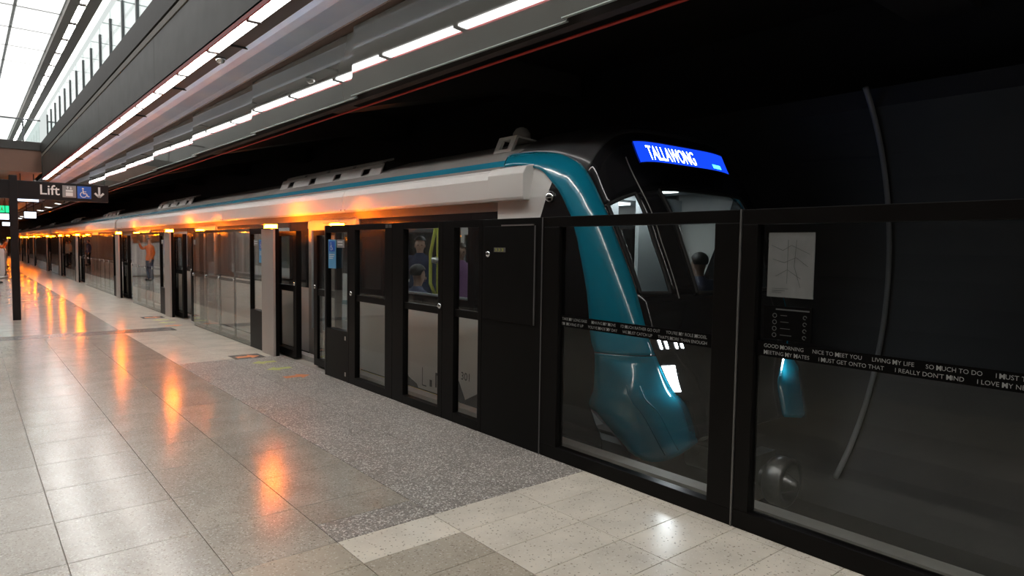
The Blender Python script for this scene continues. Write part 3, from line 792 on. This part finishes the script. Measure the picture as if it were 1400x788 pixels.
# ---- nose surface: rows of (left edge L, inner edge R, centre C)
TB = [((4.165, 5.20, 2.500), (4.38, 5.28, 2.66), (5.25, 2.985)),
      ((4.150, 4.95, 2.495), (4.36, 4.97, 2.645), (4.95, 2.985)),
      ((4.125, 4.62, 2.425), (4.34, 4.60, 2.595), (4.62, 2.965)),
      ((4.105, 4.42, 2.290), (4.32, 4.32, 2.490), (4.32, 2.91)),
      ((4.10, 4.32, 2.200), (4.32, 4.18, 2.360), (4.19, 2.80)),
      ((4.10, 4.22, 2.060), (4.32, 4.04, 2.160), (4.02, 2.49)),
      ((4.10, 4.13, 1.900), (4.335, 3.91, 1.910), (3.64, 1.95)),
      ((4.10, 3.97, 1.380), (4.39, 3.69, 1.400), (3.42, 1.40)),
      ((4.10, 3.90, .950), (4.42, 3.55, .980), (3.31, .98)),
      ((4.10, 3.85, .800), (4.50, 3.51, .775), (3.29, .78)),
      ((4.10, 3.85, .520), (4.665, 3.475, .500), (3.27, .50)),
      ((4.105, 3.89, .340), (4.80, 3.41, .345), (3.25, .33)),
      ((4.27, 3.75, .110), (4.85, 3.32, .040), (3.22, .10))]
def cat(p0, p1, p2, p3, t):
    return [.5*((2*b)+(-a+c)*t+(2*a-5*b+4*c-d)*t*t+(-a+3*b-3*c+d)*t**3) for a, b, c, d in zip(p0, p1, p2, p3)]
def tb(t):
    n = len(TB)-1; t = max(0, min(n-1e-6, t)); i = int(t); fr = t-i
    rows = [TB[max(0, min(n, j))] for j in (i-1, i, i+1, i+2)]
    return [Vector(cat(*[r[k] for r in rows], fr)) for k in range(3)]
def S(t, u, off=0.0):
    """front surface, u -1 (platform side) .. 1 (tunnel side)"""
    L, R, C = tb(t); p = abs(u)**(2.5+3.0*max(0.0, 1-abs(t-4.4)/1.9))
    pt = Vector((TCN+u*(TCN-R.x), C[0]+(R.y-C[0])*p, C[1]+(R.z-C[1])*p))
    if off:
        e = .01
        a = S(t, u+e)-S(t, u-e); b = S(t+e, u)-S(t-e, u); nrm = a.cross(b).normalized()
        if nrm.dot(pt-Vector((TCN, 5.6, 1.3))) < 0: nrm = -nrm
        pt = pt+nrm*off
    return pt
def T(t, s, mir=False):
    """teal corner band, s 0 (side) .. 1 (front)"""
    L, R, C = tb(t); e = .02; L2, R2, _ = tb(t+e); L1, R1, _ = tb(t-e)
    nrm = (R-L).cross((L2+R2-L1-R1)).normalized(); mid = (L+R)/2
    if nrm.dot(mid-Vector((TCN, 5.6, 1.3))) < 0: nrm = -nrm
    k = mid+nrm*(.36*(R-L).length)*(.75 if t < 9 else .55)
    if t > 9:
        w_ = min(1, (t-9)/1.2); k = k.lerp(Vector((4.02, R.y-.12, mid.z)), w_)
    pt = L*(1-s)**2+k*(2*s*(1-s))+R*s*s
    if t > 11 : pt = pt-Vector((0, 0, .11*(t-11)*math.sin(math.pi*s)))
    return Vector((XM(pt.x), pt.y, pt.z)) if mir else pt
NT = len(TB)-1
ts = [NT*k/72 for k in range(73)]
for mir in (False, True):
    grid('corner_band_upper', [[T(t, s/10, mir) for s in range(11)] for t in ts if t <= 8.84], 'train_teal', carA, thick=.012)['label'] = 'glossy teal corner band'
    grid('corner_band_lower', [[T(t, s/10, mir) for s in range(11)] for t in [8.885]+[t for t in ts if t > 8.9]], 'train_teal', carA, thick=.012)['label'] = 'glossy teal lower skirt'
grid('band_seam', [[T(t, s/10)+Vector((.012, .012, 0)) for s in range(11)] for t in (8.80, 8.93)], 'train_seam', carA)
for a_, b_ in ((.42, .66), (.60, .80)):
    MB().tube([T(9.75+.19*q, a_+(b_-a_)*(q/11)**1.3)+Vector((-.004, -.006, 0)) for q in range(12)], .006, 6).build('skirt_crease', 'train_teal', carA, smooth=True)
us = [-1+2*k/36 for k in range(37)]
cap = grid('roof_cap', [[S(t, u) for u in us] for t in ts if t <= 3.85], 'train_roofcap', carA, thick=.012)
# front mask with two real window openings per side: rows from t=3.83 to 12, windows from t 5.35..7.2
WT0, WT1 = 5.45, 7.15
ub = [-1, -.93, -.60, -.30, .30, .60, .93, 1]
def mask(t0, t1, u0, u1, nt, nu): return [[S(t0+(t1-t0)*i/nt, u0+(u1-u0)*j/nu) for j in range(nu+1)] for i in range(nt+1)]
grid('front_mask_upper', mask(3.85, WT0, -1, 1, 10, 36), 'train_black', carA, thick=.012)
grid('front_mask_lower', mask(WT1, NT, -1, 1, 30, 36), 'train_black', carA, thick=.012)
for a, b in ((-1, -.975), (-.755, -.53), (.53, .755), (.975, 1)):
    grid('windscreen_pillar', mask(WT0, WT1, a, b, 12, 5), 'train_black', carA, thick=.02)
for a, b in ((-.975, -.755), (-.53, .53), (.755, .975)):
    wpane = grid('windscreen', mask(WT0, WT1, a, b, 12, 8), 'wind_glass', carA, thick=.006)
    fr = MB()
    for path in ([(WT0+(WT1-WT0)*k/12, a) for k in range(13)], [(WT0+(WT1-WT0)*k/12, b) for k in range(13)],
                 [(WT0, a+(b-a)*k/6) for k in range(7)], [(WT1, a+(b-a)*k/6) for k in range(7)]):
        fr.tube([S(t, u, .006) for t, u in path], .017, 6)
    fr.build('windscreen_seal', 'rubber', wpane)
# thin bright seam between pillar and door on the front
MB().tube([S(t, -.70, .010) for t in [4.7+.15*k for k in range(18)]], .005, 5).build('mask_seam', 'train_grey', carA)
# destination display, warped onto the front
DT0, DT1, DU0, DU1 = 4.27, 4.93, -.575, .575
dsp = grid('destination_display', [[S(DT0+(DT1-DT0)*i/4, DU0+(DU1-DU0)*j/20, .014) for j in range(21)] for i in range(5)], 'display_blue', carA)
dsp['label'] = 'glowing blue destination display reading TALLAWONG'
def on_display(name, V, F, u0, u1, ta, tb_, m):
    x0 = min(v[0] for v in V); x1 = max(v[0] for v in V); y0 = min(v[1] for v in V); y1 = max(v[1] for v in V)
    obj(name, [S(tb_+(ta-tb_)*(v[1]-y0)/(y1-y0), u0+(u1-u0)*(v[0]-x0)/(x1-x0), .020) for v in V], F, m, dsp)
V, F, _ = text_layout('TALLAWONG', .004)
on_display('destination_text', V, F, -.46, .13, 4.45, 4.86, 'display_text')
on_display('service_light', [(0, 0), (1, 0), (1, 1), (0, 1)], [(0, 1, 2, 3)], .36, .47, 4.74, 4.85, 'display_cyan')
for m0 in (DT0, DT1): MB().tube([S(m0, DU0+(DU1-DU0)*k/16, .012) for k in range(17)], .012, 5).build('display_frame', 'rubber', dsp)
# headlights
for s in (-1, 1):
    def HL(t0, t1, u0, u1, tw=0.0): return [[S(t0+(t1-t0)*i/6, s*(u0+(u1-u0)*j/4+tw*(i/6)), .016) for j in range(5)] for i in range(7)]
    hc = grid('headlight_housing', [[S(8.05+(10.3-8.05)*i/8, s*(.995-.25*j/4), .010) for j in range(5)] for i in range(9)], 'train_black', carA)
    grid('headlight_lens', [[S(9.22+.86*i/6, s*(.990-(.105-.045*i/6)*j/4), .018) for j in range(5)] for i in range(7)], 'head_white', hc)
    for q in (.945, .825):
        for e in (0, .045): grid('marker_light', [[S(8.15+.38*i/4, s*(q-e-.016*j), .018) for j in range(2)] for i in range(5)], 'head_white', hc)
# state logo
def on_front(name, V, F, u0, u1, ta, tb_, m, par, off=.016):
    x0 = min(v[0] for v in V); x1 = max(v[0] for v in V); y0 = min(v[1] for v in V); y1 = max(v[1] for v in V)
    return obj(name, [S(tb_+(ta-tb_)*(v[1]-y0)/(y1-y0), u0+(u1-u0)*(v[0]-x0)/(x1-x0), off) for v in V], F, m, par)
V, F, _ = text_layout('NSW', .02)
lg = on_front('government_logo', V, F, -.50, -.30, 8.93, 9.40, 'logo_white', carA); lg['label'] = 'pale NSW logo lettering'
V, F, _ = text_layout('GOVERNMENT', 0); on_front('logo_line', V, F, -.50, -.30, 9.46, 9.56, 'logo_white', lg)
f = Flat((0, 0, 0), (1, 0, 0), (0, 1, 0), 1.0)
for a in range(20, 170, 22): f.line([(.5, 0), (.5+.5*math.cos(math.radians(a)), .9*math.sin(math.radians(a)))], .09)
on_front('logo_flower', [(v.x, v.y) for v in f.v], f.f, -.50, -.33, 8.66, 8.90, 'logo_white', lg)
# ---- sides of the nose: white collar and black cab side
def side_x(z): return 4.10 if z < 2.2 else 4.10+.06*(z-2.2)/.3
tz = [(tb(NT*k/120)[0]) for k in range(121)]
def YL(z):
    best = min(tz, key=lambda p: abs(p.z-z)); return best.y
zs = [-.05+k*(2.49+.05)/40 for k in range(41)]
def ysplit(z):
    y = 4.42+(2.33-z)*.42
    return min(5.19, max(YL(z), y)) if z < 2.33 else YL(z)
for mir in (False, True):
    M_ = (lambda x: XM(x)) if mir else (lambda x: x)
    grid('nose_collar', [[(M_(side_x(z)), ysplit(z)+(5.2-ysplit(z))*j/6, z) for j in range(7)] for z in zs], 'train_white', carA, smooth=False, thick=.012)
    grid('cab_side', [[(M_(side_x(z)), YL(z)+(ysplit(z)-YL(z))*j/6, z) for j in range(7)] for z in zs if z < 2.36], 'train_black', carA, smooth=False, thick=.010)
    sl = MB().lathe([(.055, .0), (.05, -.02), (.035, -.04), (.012, -.05), (.001, -.051)] if not mir else [(.055, 0), (.05, .02), (.001, .05)], (M_(4.095), 4.43, 2.165), 'x', 18).build('side_marker_light', 'chrome', carA, smooth=True)
    box('side_window', M_(4.09), M_(4.10), 4.30, 4.52, .95, 1.85, 'train_glass', carA)
# projecting end box of the fairing
eb = MB().prism([(4.02, 2.15), (4.01, 2.18), (4.01, 2.40), (4.05, 2.465), (4.15, 2.49), (4.18, 2.15)], lambda p, q, d: (p, d, q), 4.72, 5.26).build('fairing_end_box', 'train_white', carA, bevel=.008)
# interior of the nose
box('cabin_floor', 4.3, 6.86, 3.6, 5.2, -.10, .02, 'inner_floor', carA)
box('cabin_ceiling', 4.5, 6.66, 4.35, 5.2, 2.36, 2.40, 'inner_wall', carA)
box('ceiling_lamp', 5.0, 6.2, 4.6, 5.1, 2.345, 2.36, 'car_light', carA)
con_ = box('driver_console', 4.55, 6.6, 3.75, 4.0, .02, 1.05, 'train_black', carA, bevel=.03)
box('console_light', 5.62, 5.66, 3.995, 4.005, .9, .93, 'dash_light', con_)
box('cab_panel', 4.30, 5.60, 4.95, 5.0, .02, 2.3, 'inner_wall', carA)
box('cab_panel', 5.95, 6.75, 4.95, 5.0, .02, 2.3, 'inner_wall', carA)
# coupler and front underframe
cp = MB().tube([(5.58, 4.2, -.35), (5.58, 3.05, -.35)], .11, 12).build('coupler', 'coupler', carA, smooth=True)
MB().lathe([(.20, 0), (.22, -.04), (.22, -.16), (.16, -.17), (.15, -.06), (.001, -.05)], (5.58, 3.02, -.35), 'y', 24).build('coupler_head', 'coupler', cp, smooth=True)
MB().lathe([(.05, 0), (.10, -.08), (.04, -.20), (.001, -.21)], (5.52, 2.96, -.33), 'y', 14).build('coupler_cone', 'coupler', cp, smooth=True)
MB().box(5.40, 5.76, 3.10, 3.24, -.56, -.14).build('coupler_frame', 'coupler', cp)
box('pilot_beam', 4.45, 6.7, 3.9, 4.2, -.80, .05, 'under', carA)
# car number, painted reflection wedges and door marks
text('car_number', '301', (TX-.006, 5.83, .265), RV, UV, .165, .085, 'number', carA)
lm = Flat((TX-.006, 6.62, .06), RV, UV, 1.0); lm.line([(0, .22), (0, .01), (.09, .01)], .012); lm.poly([(.16, .02), (.21, .02), (.21, .10), (.16, .10)])
lm.poly([(.28, .03), (.31, .03), (.31, .20), (.28, .20)]).poly([(.28, .17), (.37, .17), (.37, .20), (.28, .20)]).poly([(.345, .03), (.37, .03), (.37, .2), (.345, .2)]).build('access_marking', 'number', carA)
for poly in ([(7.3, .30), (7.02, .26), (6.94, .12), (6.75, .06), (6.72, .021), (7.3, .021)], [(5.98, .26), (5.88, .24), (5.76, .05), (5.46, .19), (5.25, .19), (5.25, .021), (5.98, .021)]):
    MB().prism(poly, lambda a, b, d: (d, a, b), TX-.004, TX).build('reflection_wedge', 'under', carA)  # dark wedges painted in place of reflections on the lower body
box('yellow_edge', TX-.012, TX+.02, 5.9, 8.2, -.03, .0, 'yellow_line', carA)
# roof antenna bracket
rb = MB()
A = [(4.44, 5.74), (4.50, 5.74), (4.44, 5.43), (4.50, 5.43)]
def fr(y0, y1, s0, s1): 
    g = lambda y, s: Vector((4.44+.09*s, y, 2.70+.19*s)); d = Vector((.03, 0, -.01))
    vs = [g(y0, s0), g(y1, s0), g(y1, s1), g(y0, s1)]; rb.add(vs+[p+d for p in vs], BF)
fr(5.44, 5.74, 0, .25); fr(5.44, 5.74, .8, 1); fr(5.44, 5.52, .25, .8); fr(5.66, 5.74, .25, .8)
rb.add([(4.53, 5.44, 2.89), (4.53, 5.74, 2.89), (4.86, 5.74, 2.86), (4.86, 5.44, 2.86), (4.53, 5.44, 2.87), (4.53, 5.74, 2.87), (4.86, 5.74, 2.84), (4.86, 5.44, 2.84)], BF)
b_ = rb.build('antenna_bracket', 'train_white', carA)
MB().lathe([(.10, 0), (.095, .05), (.06, .10), (.02, .115), (.001, .117)], (4.66, 5.52, 2.88), n=14).build('antenna_dome', 'train_grey', b_, smooth=True)

# ---- things inside the train
def bench(x, y0, y1):
    t = box('bench_seat', x-.20, x+.20, y0, y1, .02, .38, 'inner_wall', carA)
    n = max(2, round((y1-y0)/.5)); st = (y1-y0)/n
    for k in range(n):
        box('cushion', x-.22, x+.22, y0+k*st+.01, y0+(k+1)*st-.01, .38, .46, 'seat_teal', t, bevel=.02)
        bx_ = x-.20 if x < TCN else x+.14
        box('backrest', bx_, bx_+.06, y0+k*st+.01, y0+(k+1)*st-.01, .46, .98, 'seat_teal', t, bevel=.02)
bench(4.44, 5.75, 7.70); bench(6.72, 5.75, 7.35); bench(6.72, 10.8, 14.0)
g = MB().tube([(5.35, 8.2, .02), (5.35, 8.2, .9)], .02, 8).build('grab_pole', 'pole_yellow', carA, smooth=True); g['label'] = 'yellow grab pole splitting into three bars'
for d_ in (-.20, 0, .20):
    MB().tube([(5.35, 8.2, .9), (5.35, 8.2+d_, 1.15), (5.35, 8.2+d_, 1.6), (5.35, 8.2+d_*.3, 2.0), (5.35, 8.2, 2.28)], .025, 8).build('pole_bar', 'pole_yellow', g, smooth=True)
MB().lathe([(.001, -.05), (.06, -.035), (.06, .035), (.001, .05)], (5.31, 8.2, 1.50), n=12).build('pole_joint', 'steel', g, smooth=True)
for k, yv in enumerate((15.6, 22.1)):
    MB().tube([(5.58, yv, .02), (5.58, yv, 2.28)], .02, 8).build('grab_pole', 'pole_yellow', carA, smooth=True)

# =================================================================== PEOPLE
def cat4(p0, p1, p2, p3, t): return [.5*((2*b)+(-a+c)*t+(2*a-5*b+4*c-d)*t*t+(-a+3*b-3*c+d)*t**3) for a, b, c, d in zip(p0, p1, p2, p3)]
def person(label, base, facing, top_m, leg_m, pose='stand', skin='skin', hair='hair_dark', height=1.72, raise_arm=False):
    """base: point on floor under the pelvis; facing: angle (rad), 0 looks towards -y"""
    t = thing('person', label, 'person', base)
    k = height/1.72; ca, sa = math.cos(facing), math.sin(facing)
    def W(x, y, z): return (x*k*ca-y*k*sa, x*k*sa+y*k*ca, z*k)
    sit = pose == 'sit'; dz = -.42 if sit else 0
    J = {'pel': (0, 0, .95+dz), 'sp': (0, .01, 1.12+dz), 'ch': (0, .0, 1.32+dz), 'nk': (0, .0, 1.47+dz), 'nk2': (0, -.015, 1.53+dz), 'hd': (0, -.03, 1.61+dz), 'hd2': (0, -.02, 1.68+dz), 'tp': (0, -.01, 1.725+dz)}
    E_ = [('pel', 'sp'), ('sp', 'ch'), ('ch', 'nk'), ('nk', 'nk2'), ('nk2', 'hd'), ('hd', 'hd2'), ('hd2', 'tp')]
    Rr = {'pel': (.15, .105), 'sp': (.135, .095), 'ch': (.165, .105), 'nk': (.06, .055), 'nk2': (.055, .055), 'hd': (.088, .098), 'hd2': (.088, .098), 'tp': (.05, .06)}
    tors = ['pel', 'sp', 'ch']; arms = []; legs = []
    for s, n in ((-1, 'l'), (1, 'r')):
        up = raise_arm and s > 0
        if up: arm = [(s*.178, 0, 1.385), (s*.27, -.16, 1.34), (s*.20, -.30, 1.52), (s*.18, -.34, 1.60)]
        elif sit: arm = [(s*.178, 0, 1.385), (s*.23, -.03, 1.13), (s*.16, -.24, 1.05), (s*.10, -.31, 1.04)]
        else: arm = [(s*.178, 0, 1.385), (s*.24, .02, 1.12), (s*.23, -.08, .90), (s*.225, -.11, .82)]
        for j, (nm, r) in enumerate((('sh', .062), ('el', .046), ('wr', .030), ('hn', .034))):
            x, y, z = arm[j]; J[nm+n] = (x, y, z+dz); Rr[nm+n] = (r, r) if nm != 'hn' else (.022, .036)
        E_ += [('ch', 'sh'+n), ('sh'+n, 'el'+n), ('el'+n, 'wr'+n), ('wr'+n, 'hn'+n)]
        hx, hy, hz = arm[3]; wx, wy, wz = arm[2]; d = Vector((hx-wx, hy-wy, hz-wz)).normalized()
        for q in range(5):
            ln = (.045, .075, .085, .078, .06)[q]; o_ = (q-2)*.016
            if q == 0: e = Vector((hx, hy, hz))+d*.02+Vector((-s*.05, -.03, 0))*.7
            else: e = Vector((hx, hy, hz))+d*ln+Vector((-s*.012, o_, 0))
            J['f%d%s' % (q, n)] = (e.x, e.y, e.z+dz); Rr['f%d%s' % (q, n)] = (.0085, .0085); E_.append(('hn'+n, 'f%d%s' % (q, n)))
        arms.append(['ch', 'sh'+n, 'el'+n, 'wr'+n])
        if sit: lg_ = [(s*.10, -.03, .93), (s*.12, -.44, .90), (s*.12, -.42, .50), (s*.13, -.55, .45)]
        else: lg_ = [(s*.095, 0, .88), (s*.10, -.02, .49), (s*.10, .02, .09), (s*.12, -.13, .035)]
        for j, (nm, r) in enumerate((('hp', .092), ('kn', .062), ('an', .042), ('to', .034))):
            x, y, z = lg_[j]; J[nm+n] = (x, y, z+dz); Rr[nm+n] = (r, r)
        E_ += [('pel', 'hp'+n), ('hp'+n, 'kn'+n), ('kn'+n, 'an'+n), ('an'+n, 'to'+n)]
        legs.append(['pel', 'hp'+n, 'kn'+n, 'an'+n])
    def skinmesh(name, chains, grow, m, root):
        used = []; ed = []
        for c in chains:
            for a in c:
                if a not in used: used.append(a)
            ed += [(a, b) for a, b in zip(c, c[1:])]
        ed = list(dict.fromkeys(ed))
        me = bpy.data.meshes.new(name); me.from_pydata([W(*J[u]) for u in used], [(used.index(a), used.index(b)) for a, b in ed], [])
        o = bpy.data.objects.new(name, me); COL.objects.link(o); o.parent = t
        sm = o.modifiers.new('skin', 'SKIN'); sm.use_smooth_shade = True
        ly = me.skin_vertices[0].data if me.skin_vertices else None
        if ly is None:
            bmx = bmesh.new(); bmx.from_mesh(me); bmx.verts.layers.skin.verify(); bmx.to_mesh(me); bmx.free(); ly = me.skin_vertices[0].data
        for i, u in enumerate(used):
            ly[i].radius = (Rr[u][0]*k*grow, Rr[u][1]*k*grow); ly[i].use_root = (u == root)
        ss = o.modifiers.new('smooth', 'SUBSURF'); ss.levels = 1; ss.render_levels = 1
        me.materials.append(MATS[m]); return o
    skinmesh('body', [list(e) for e in E_], .93, skin, 'pel')
    B0 = Vector(base)
    def loft(mb, rings, n=14):
        vs = []; fs = []
        for (x, y, z, rx, ry) in rings:
            for q in range(n): vs.append(Vector(W(x+rx*math.cos(2*math.pi*q/n), y+ry*math.sin(2*math.pi*q/n), z))+B0)
        for i_ in range(len(rings)-1):
            for q in range(n): fs.append((i_*n+q, i_*n+(q+1) % n, (i_+1)*n+(q+1) % n, (i_+1)*n+q))
        mb.add(vs, fs)
    def limb(mb, pts, rs):
        P_ = []; R_ = []
        for i_ in range(len(pts)-1):                       # rounded bends: sample a smooth curve through the joints
            a0 = Vector(pts[max(0, i_-1)]); a1 = Vector(pts[i_]); a2 = Vector(pts[i_+1]); a3 = Vector(pts[min(len(pts)-1, i_+2)])
            for q in range(4):
                u = q/4; P_.append(Vector(cat4(a0, a1, a2, a3, u))); R_.append(rs[i_]*(1-u)+rs[i_+1]*u)
        P_.append(Vector(pts[-1])); R_.append(rs[-1])
        mb.tube([Vector(W(*p))+B0 for p in P_], [r*k for r in R_], 10)
    tp = MB()
    loft(tp, [(0, .0, .84+dz, .19, .140), (0, .005, .95+dz, .182, .136), (0, .01, 1.12+dz, .152, .112), (0, .0, 1.28+dz, .185, .125), (0, .0, 1.38+dz, .195, .118), (0, .0, 1.445+dz, .135, .085), (0, -.005, 1.49+dz, .068, .066), (0, -.008, 1.505+dz, .062, .062)])
    for n in 'lr': 
        q = [J['sh'+n], J['el'+n], J['wr'+n]]; q0 = (q[0][0]*.55, q[0][1], q[0][2]+.01)
        limb(tp, [q0]+q, [.060, .070, .056, .043])
    tp.build('top', top_m, t, smooth=True)
    tr = MB()
    if sit: loft(tr, [(0, -.02, .84+dz, .155, .12), (0, -.01, .93+dz, .178, .135), (0, 0, 1.0+dz, .165, .122)])
    else: loft(tr, [(0, 0, .80, .16, .105), (0, 0, .90, .178, .118), (0, 0, .98, .163, .115)])
    for n in 'lr': limb(tr, [J['hp'+n], J['kn'+n], (J['an'+n][0], J['an'+n][1], J['an'+n][2]-.03)], [.108, .075, .060])
    tr.build('trousers', leg_m, t, smooth=True)
    # hair cap, face, shoes
    hc = Vector(J['hd2'])+Vector((0, .012, .0)); vs = []; fs = []; n = 12
    for i in range(7):
        ph = math.radians(90-i*20)
        for q in range(n):
            th = 2*math.pi*q/n; fx_ = math.cos(th)*math.cos(ph); fyv = math.sin(th)*math.cos(ph); z = math.sin(ph)
            zz_ = z if not (fyv < -.35 and z < .2) else .22
            vs.append(tuple(Vector(W(hc.x+fx_*.096, hc.y+fyv*.104, hc.z+zz_*.092))+Vector(base)))
    fs = [(i*n+q, i*n+(q+1) % n, (i+1)*n+(q+1) % n, (i+1)*n+q) for i in range(6) for q in range(n)]
    obj('hair', vs, fs, hair, t, smooth=True)
    hd = J['hd']
    def blob(name, x, y, z, r, m, sq=(1, 1, 1)):
        vs = []; n = 8
        for i in range(5):
            ph = math.pi*(i/4-.5)
            for q in range(n): vs.append(tuple(Vector(W(x+r*sq[0]*math.cos(ph)*math.cos(2*math.pi*q/n), y+r*sq[1]*math.cos(ph)*math.sin(2*math.pi*q/n), z+r*sq[2]*math.sin(ph)))+Vector(base)))
        fs = [(i*n+q, i*n+(q+1) % n, (i+1)*n+(q+1) % n, (i+1)*n+q) for i in range(4) for q in range(n)]
        obj(name, vs, fs, m, t, smooth=True)
    for s in (-1, 1):
        blob('eye', s*.030, hd[1]-.074, hd[2]+.015, .009, 'eye'); blob('ear', s*.078, hd[1]+.01, hd[2], .022, skin, (.4, .8, 1.2))
        a = J['an'+('l' if s < 0 else 'r')]; b = J['to'+('l' if s < 0 else 'r')]
        blob('shoe', (a[0]+b[0])/2, (a[1]+b[1])/2-.01, b[2]+.005, .13, 'black_cloth', (.36, 1.0, .33))
    blob('nose', 0, hd[1]-.082, hd[2]-.015, .016, skin, (.8, 1.1, 1.3)); blob('mouth', 0, hd[1]-.070, hd[2]-.05, .022, 'lip', (1, .5, .3))
    return t
PI = math.pi
person('standing passenger in a dark jacket behind the seated ones in the nearest window', (5.75, 9.35, .02), -.55, 'navy', 'black_cloth', height=1.80)
person('seated dark haired passenger in profile below the nearest lit train window', (4.52, 7.42, .02), 1.45, 'slate_cloth', 'black_cloth', 'sit', skin='skin', height=1.85)
person('seated passenger in dark top right of the yellow grab pole', (4.60, 6.85, .02), 1.2, 'navy', 'black_cloth', 'sit', height=1.70)
person('standing passenger in a purple top seen through the narrow glass door leaf', (5.62, 8.02, .02), -.4, 'purple_cloth', 'grey_cloth', skin='skin_b', hair='hair_brown', height=1.70)
person('seated passenger in slate blue clothing behind the windscreen of the nose', (6.15, 4.25, .35), PI*.92, 'slate_cloth', 'navy', 'sit', skin='skin_b', height=1.70)
person('man in an orange top and dark trousers mirrored in the third glass screen run', (.90, 33.0, 0), 1.2, 'orange_cloth', 'navy', height=1.85, raise_arm=True)
person('person in a blue top mirrored in the far glass screens', (.40, 56.0, 0), 1.3, 'blue_cloth', 'black_cloth', height=1.78)
person('person in a white top and grey trousers mirrored beside the one in blue', (.95, 55.0, 0), 1.5, 'white_cloth', 'grey_cloth', height=1.72)
person('person in a white top and black trousers mirrored in the furthest screens', (1.30, 58.0, 0), 1.4, 'white_cloth', 'black_cloth', height=1.74)
person('person in a white jacket and black trousers waiting on the far platform', (1.93, 53.5, 0), PI*.55, 'white_cloth', 'black_cloth', hair='hair_brown', height=1.74)

# =================================================================== SIGNS ON THE PLATFORM
sg = thing('lift_sign', 'black post sign reading Lift with wheelchair symbol and down arrow', 'sign', (.80, 17.6, 0))
box('post', .745, .885, 17.56, 17.70, 0, 3.08, 'sign_black', sg, bevel=.005)
bd = box('sign_board', .20, 2.55, 17.57, 17.69, 2.59, 2.975, 'sign_black', sg, bevel=.006)
fx_, up_ = (1, 0, 0), (0, 0, 1); ysg = 17.566
text('sign_word', 'Lift', (1.28, ysg, 2.70), fx_, up_, .37, .215, 'white', bd, bold=.01)
o = box('lift_symbol_field', 1.68, 1.93, 17.564, 17.57, 2.665, 2.925, 'sticker_grey', bd)
f = Flat((1.68, 17.560, 2.665), fx_, up_, 1.0)
f.poly([(.06, .03), (.19, .03), (.19, .11), (.06, .11)]).poly([(.06, .125), (.19, .125), (.19, .165), (.06, .165)]).line([(.095, .18), (.095, .235)], .016).poly([(.07, .215), (.12, .215), (.095, .245)])
f.line([(.155, .18), (.155, .235)], .016).poly([(.13, .20), (.18, .20), (.155, .172)]).build('lift_symbol', 'white', o)
o = box('wheelchair_field', 1.955, 2.215, 17.564, 17.57, 2.655, 2.925, 'sign_blue', bd)
wheelchair((1.965, 17.560, 2.665), fx_, up_, .235, 'white', o)
f = Flat((2.27, 17.562, 2.675), fx_, up_, 1.0); f.line([(.10, .25), (.10, .02)], .042).line([(.015, .115), (.10, .022)], .042).line([(.185, .115), (.10, .022)], .042)
f.build('down_arrow', 'white', bd)

def screen(label, x0, x1, y, z0, z1, rod=True):
    t = thing('information_screen', label, 'screen', ((x0+x1)/2, y, z0))
    box('casing', x0-.03, x1+.03, y, y+.12, z0-.04, z1+.03, 'sign_black', t, bevel=.005)
    box('display', x0, x1, y-.006, y, z0, z1, 'screen_white', t)
    for q in (.2, .8): box('hanger', x0+(x1-x0)*q-.015, x0+(x1-x0)*q+.015, y+.04, y+.07, z1+.03, 4.62 if y < 41 else 4.55, 'sign_black', t)
screen('bright hanging screen just below the left part of the lift sign', 1.765, 2.56, 36.0, 3.42, 3.69)
screen('smaller bright hanging screen lower and further down the platform', 2.55, 3.08, 45.2, 2.95, 3.28)
screen('bright white screen hanging below the green exit sign', .98, 1.66, 40.0, 2.70, 2.97)
screen('faint bright screen furthest along, beside the post of the lift sign', 2.10, 2.62, 60.0, 2.75, 3.0)
ex = thing('exit_sign', 'green lit exit sign hanging left of the sign post', 'sign', (1.3, 40.2, 3.02))
box('casing', .95, 1.70, 40.2, 40.3, 3.02, 3.38, 'sign_black', ex); box('lit_face', .97, 1.68, 40.19, 40.2, 3.04, 3.36, 'exit_green', ex)
f = Flat((1.33, 40.186, 3.06), fx_, up_, 1.0); f.line([(.02, .05), (.08, .13), (.06, .20), (.12, .16)], .03).line([(.08, .13), (.14, .05)], .03).poly(ngon_disc((.07, .245), .025, 10)).build('running_figure', 'white', ex)
bx2 = thing('stair_balustrade', 'pale stair balustrade with steel base rail at the left edge', 'balustrade', (1.2, 37.0, 0))
MB().prism([(-.5, .08), (1.30, .08), (1.34, .3), (1.34, 1.25), (1.2, 1.55), (-.5, 1.70)], lambda a, b, d: (a, d, b), 37.0, 37.1).build('panel', 'inner_wall', bx2)
MB().tube([(-.5, 36.95, .06), (1.30, 36.95, .06), (1.42, 37.0, .12), (1.42, 37.1, .2)], .05, 10).build('base_rail', 'steel', bx2, smooth=True)
MB().tube([(-.5, 37.05, 1.74), (1.2, 37.05, 1.59), (1.38, 37.05, 1.27), (1.38, 37.05, .3)], .03, 8).build('handrail', 'steel', bx2, smooth=True)
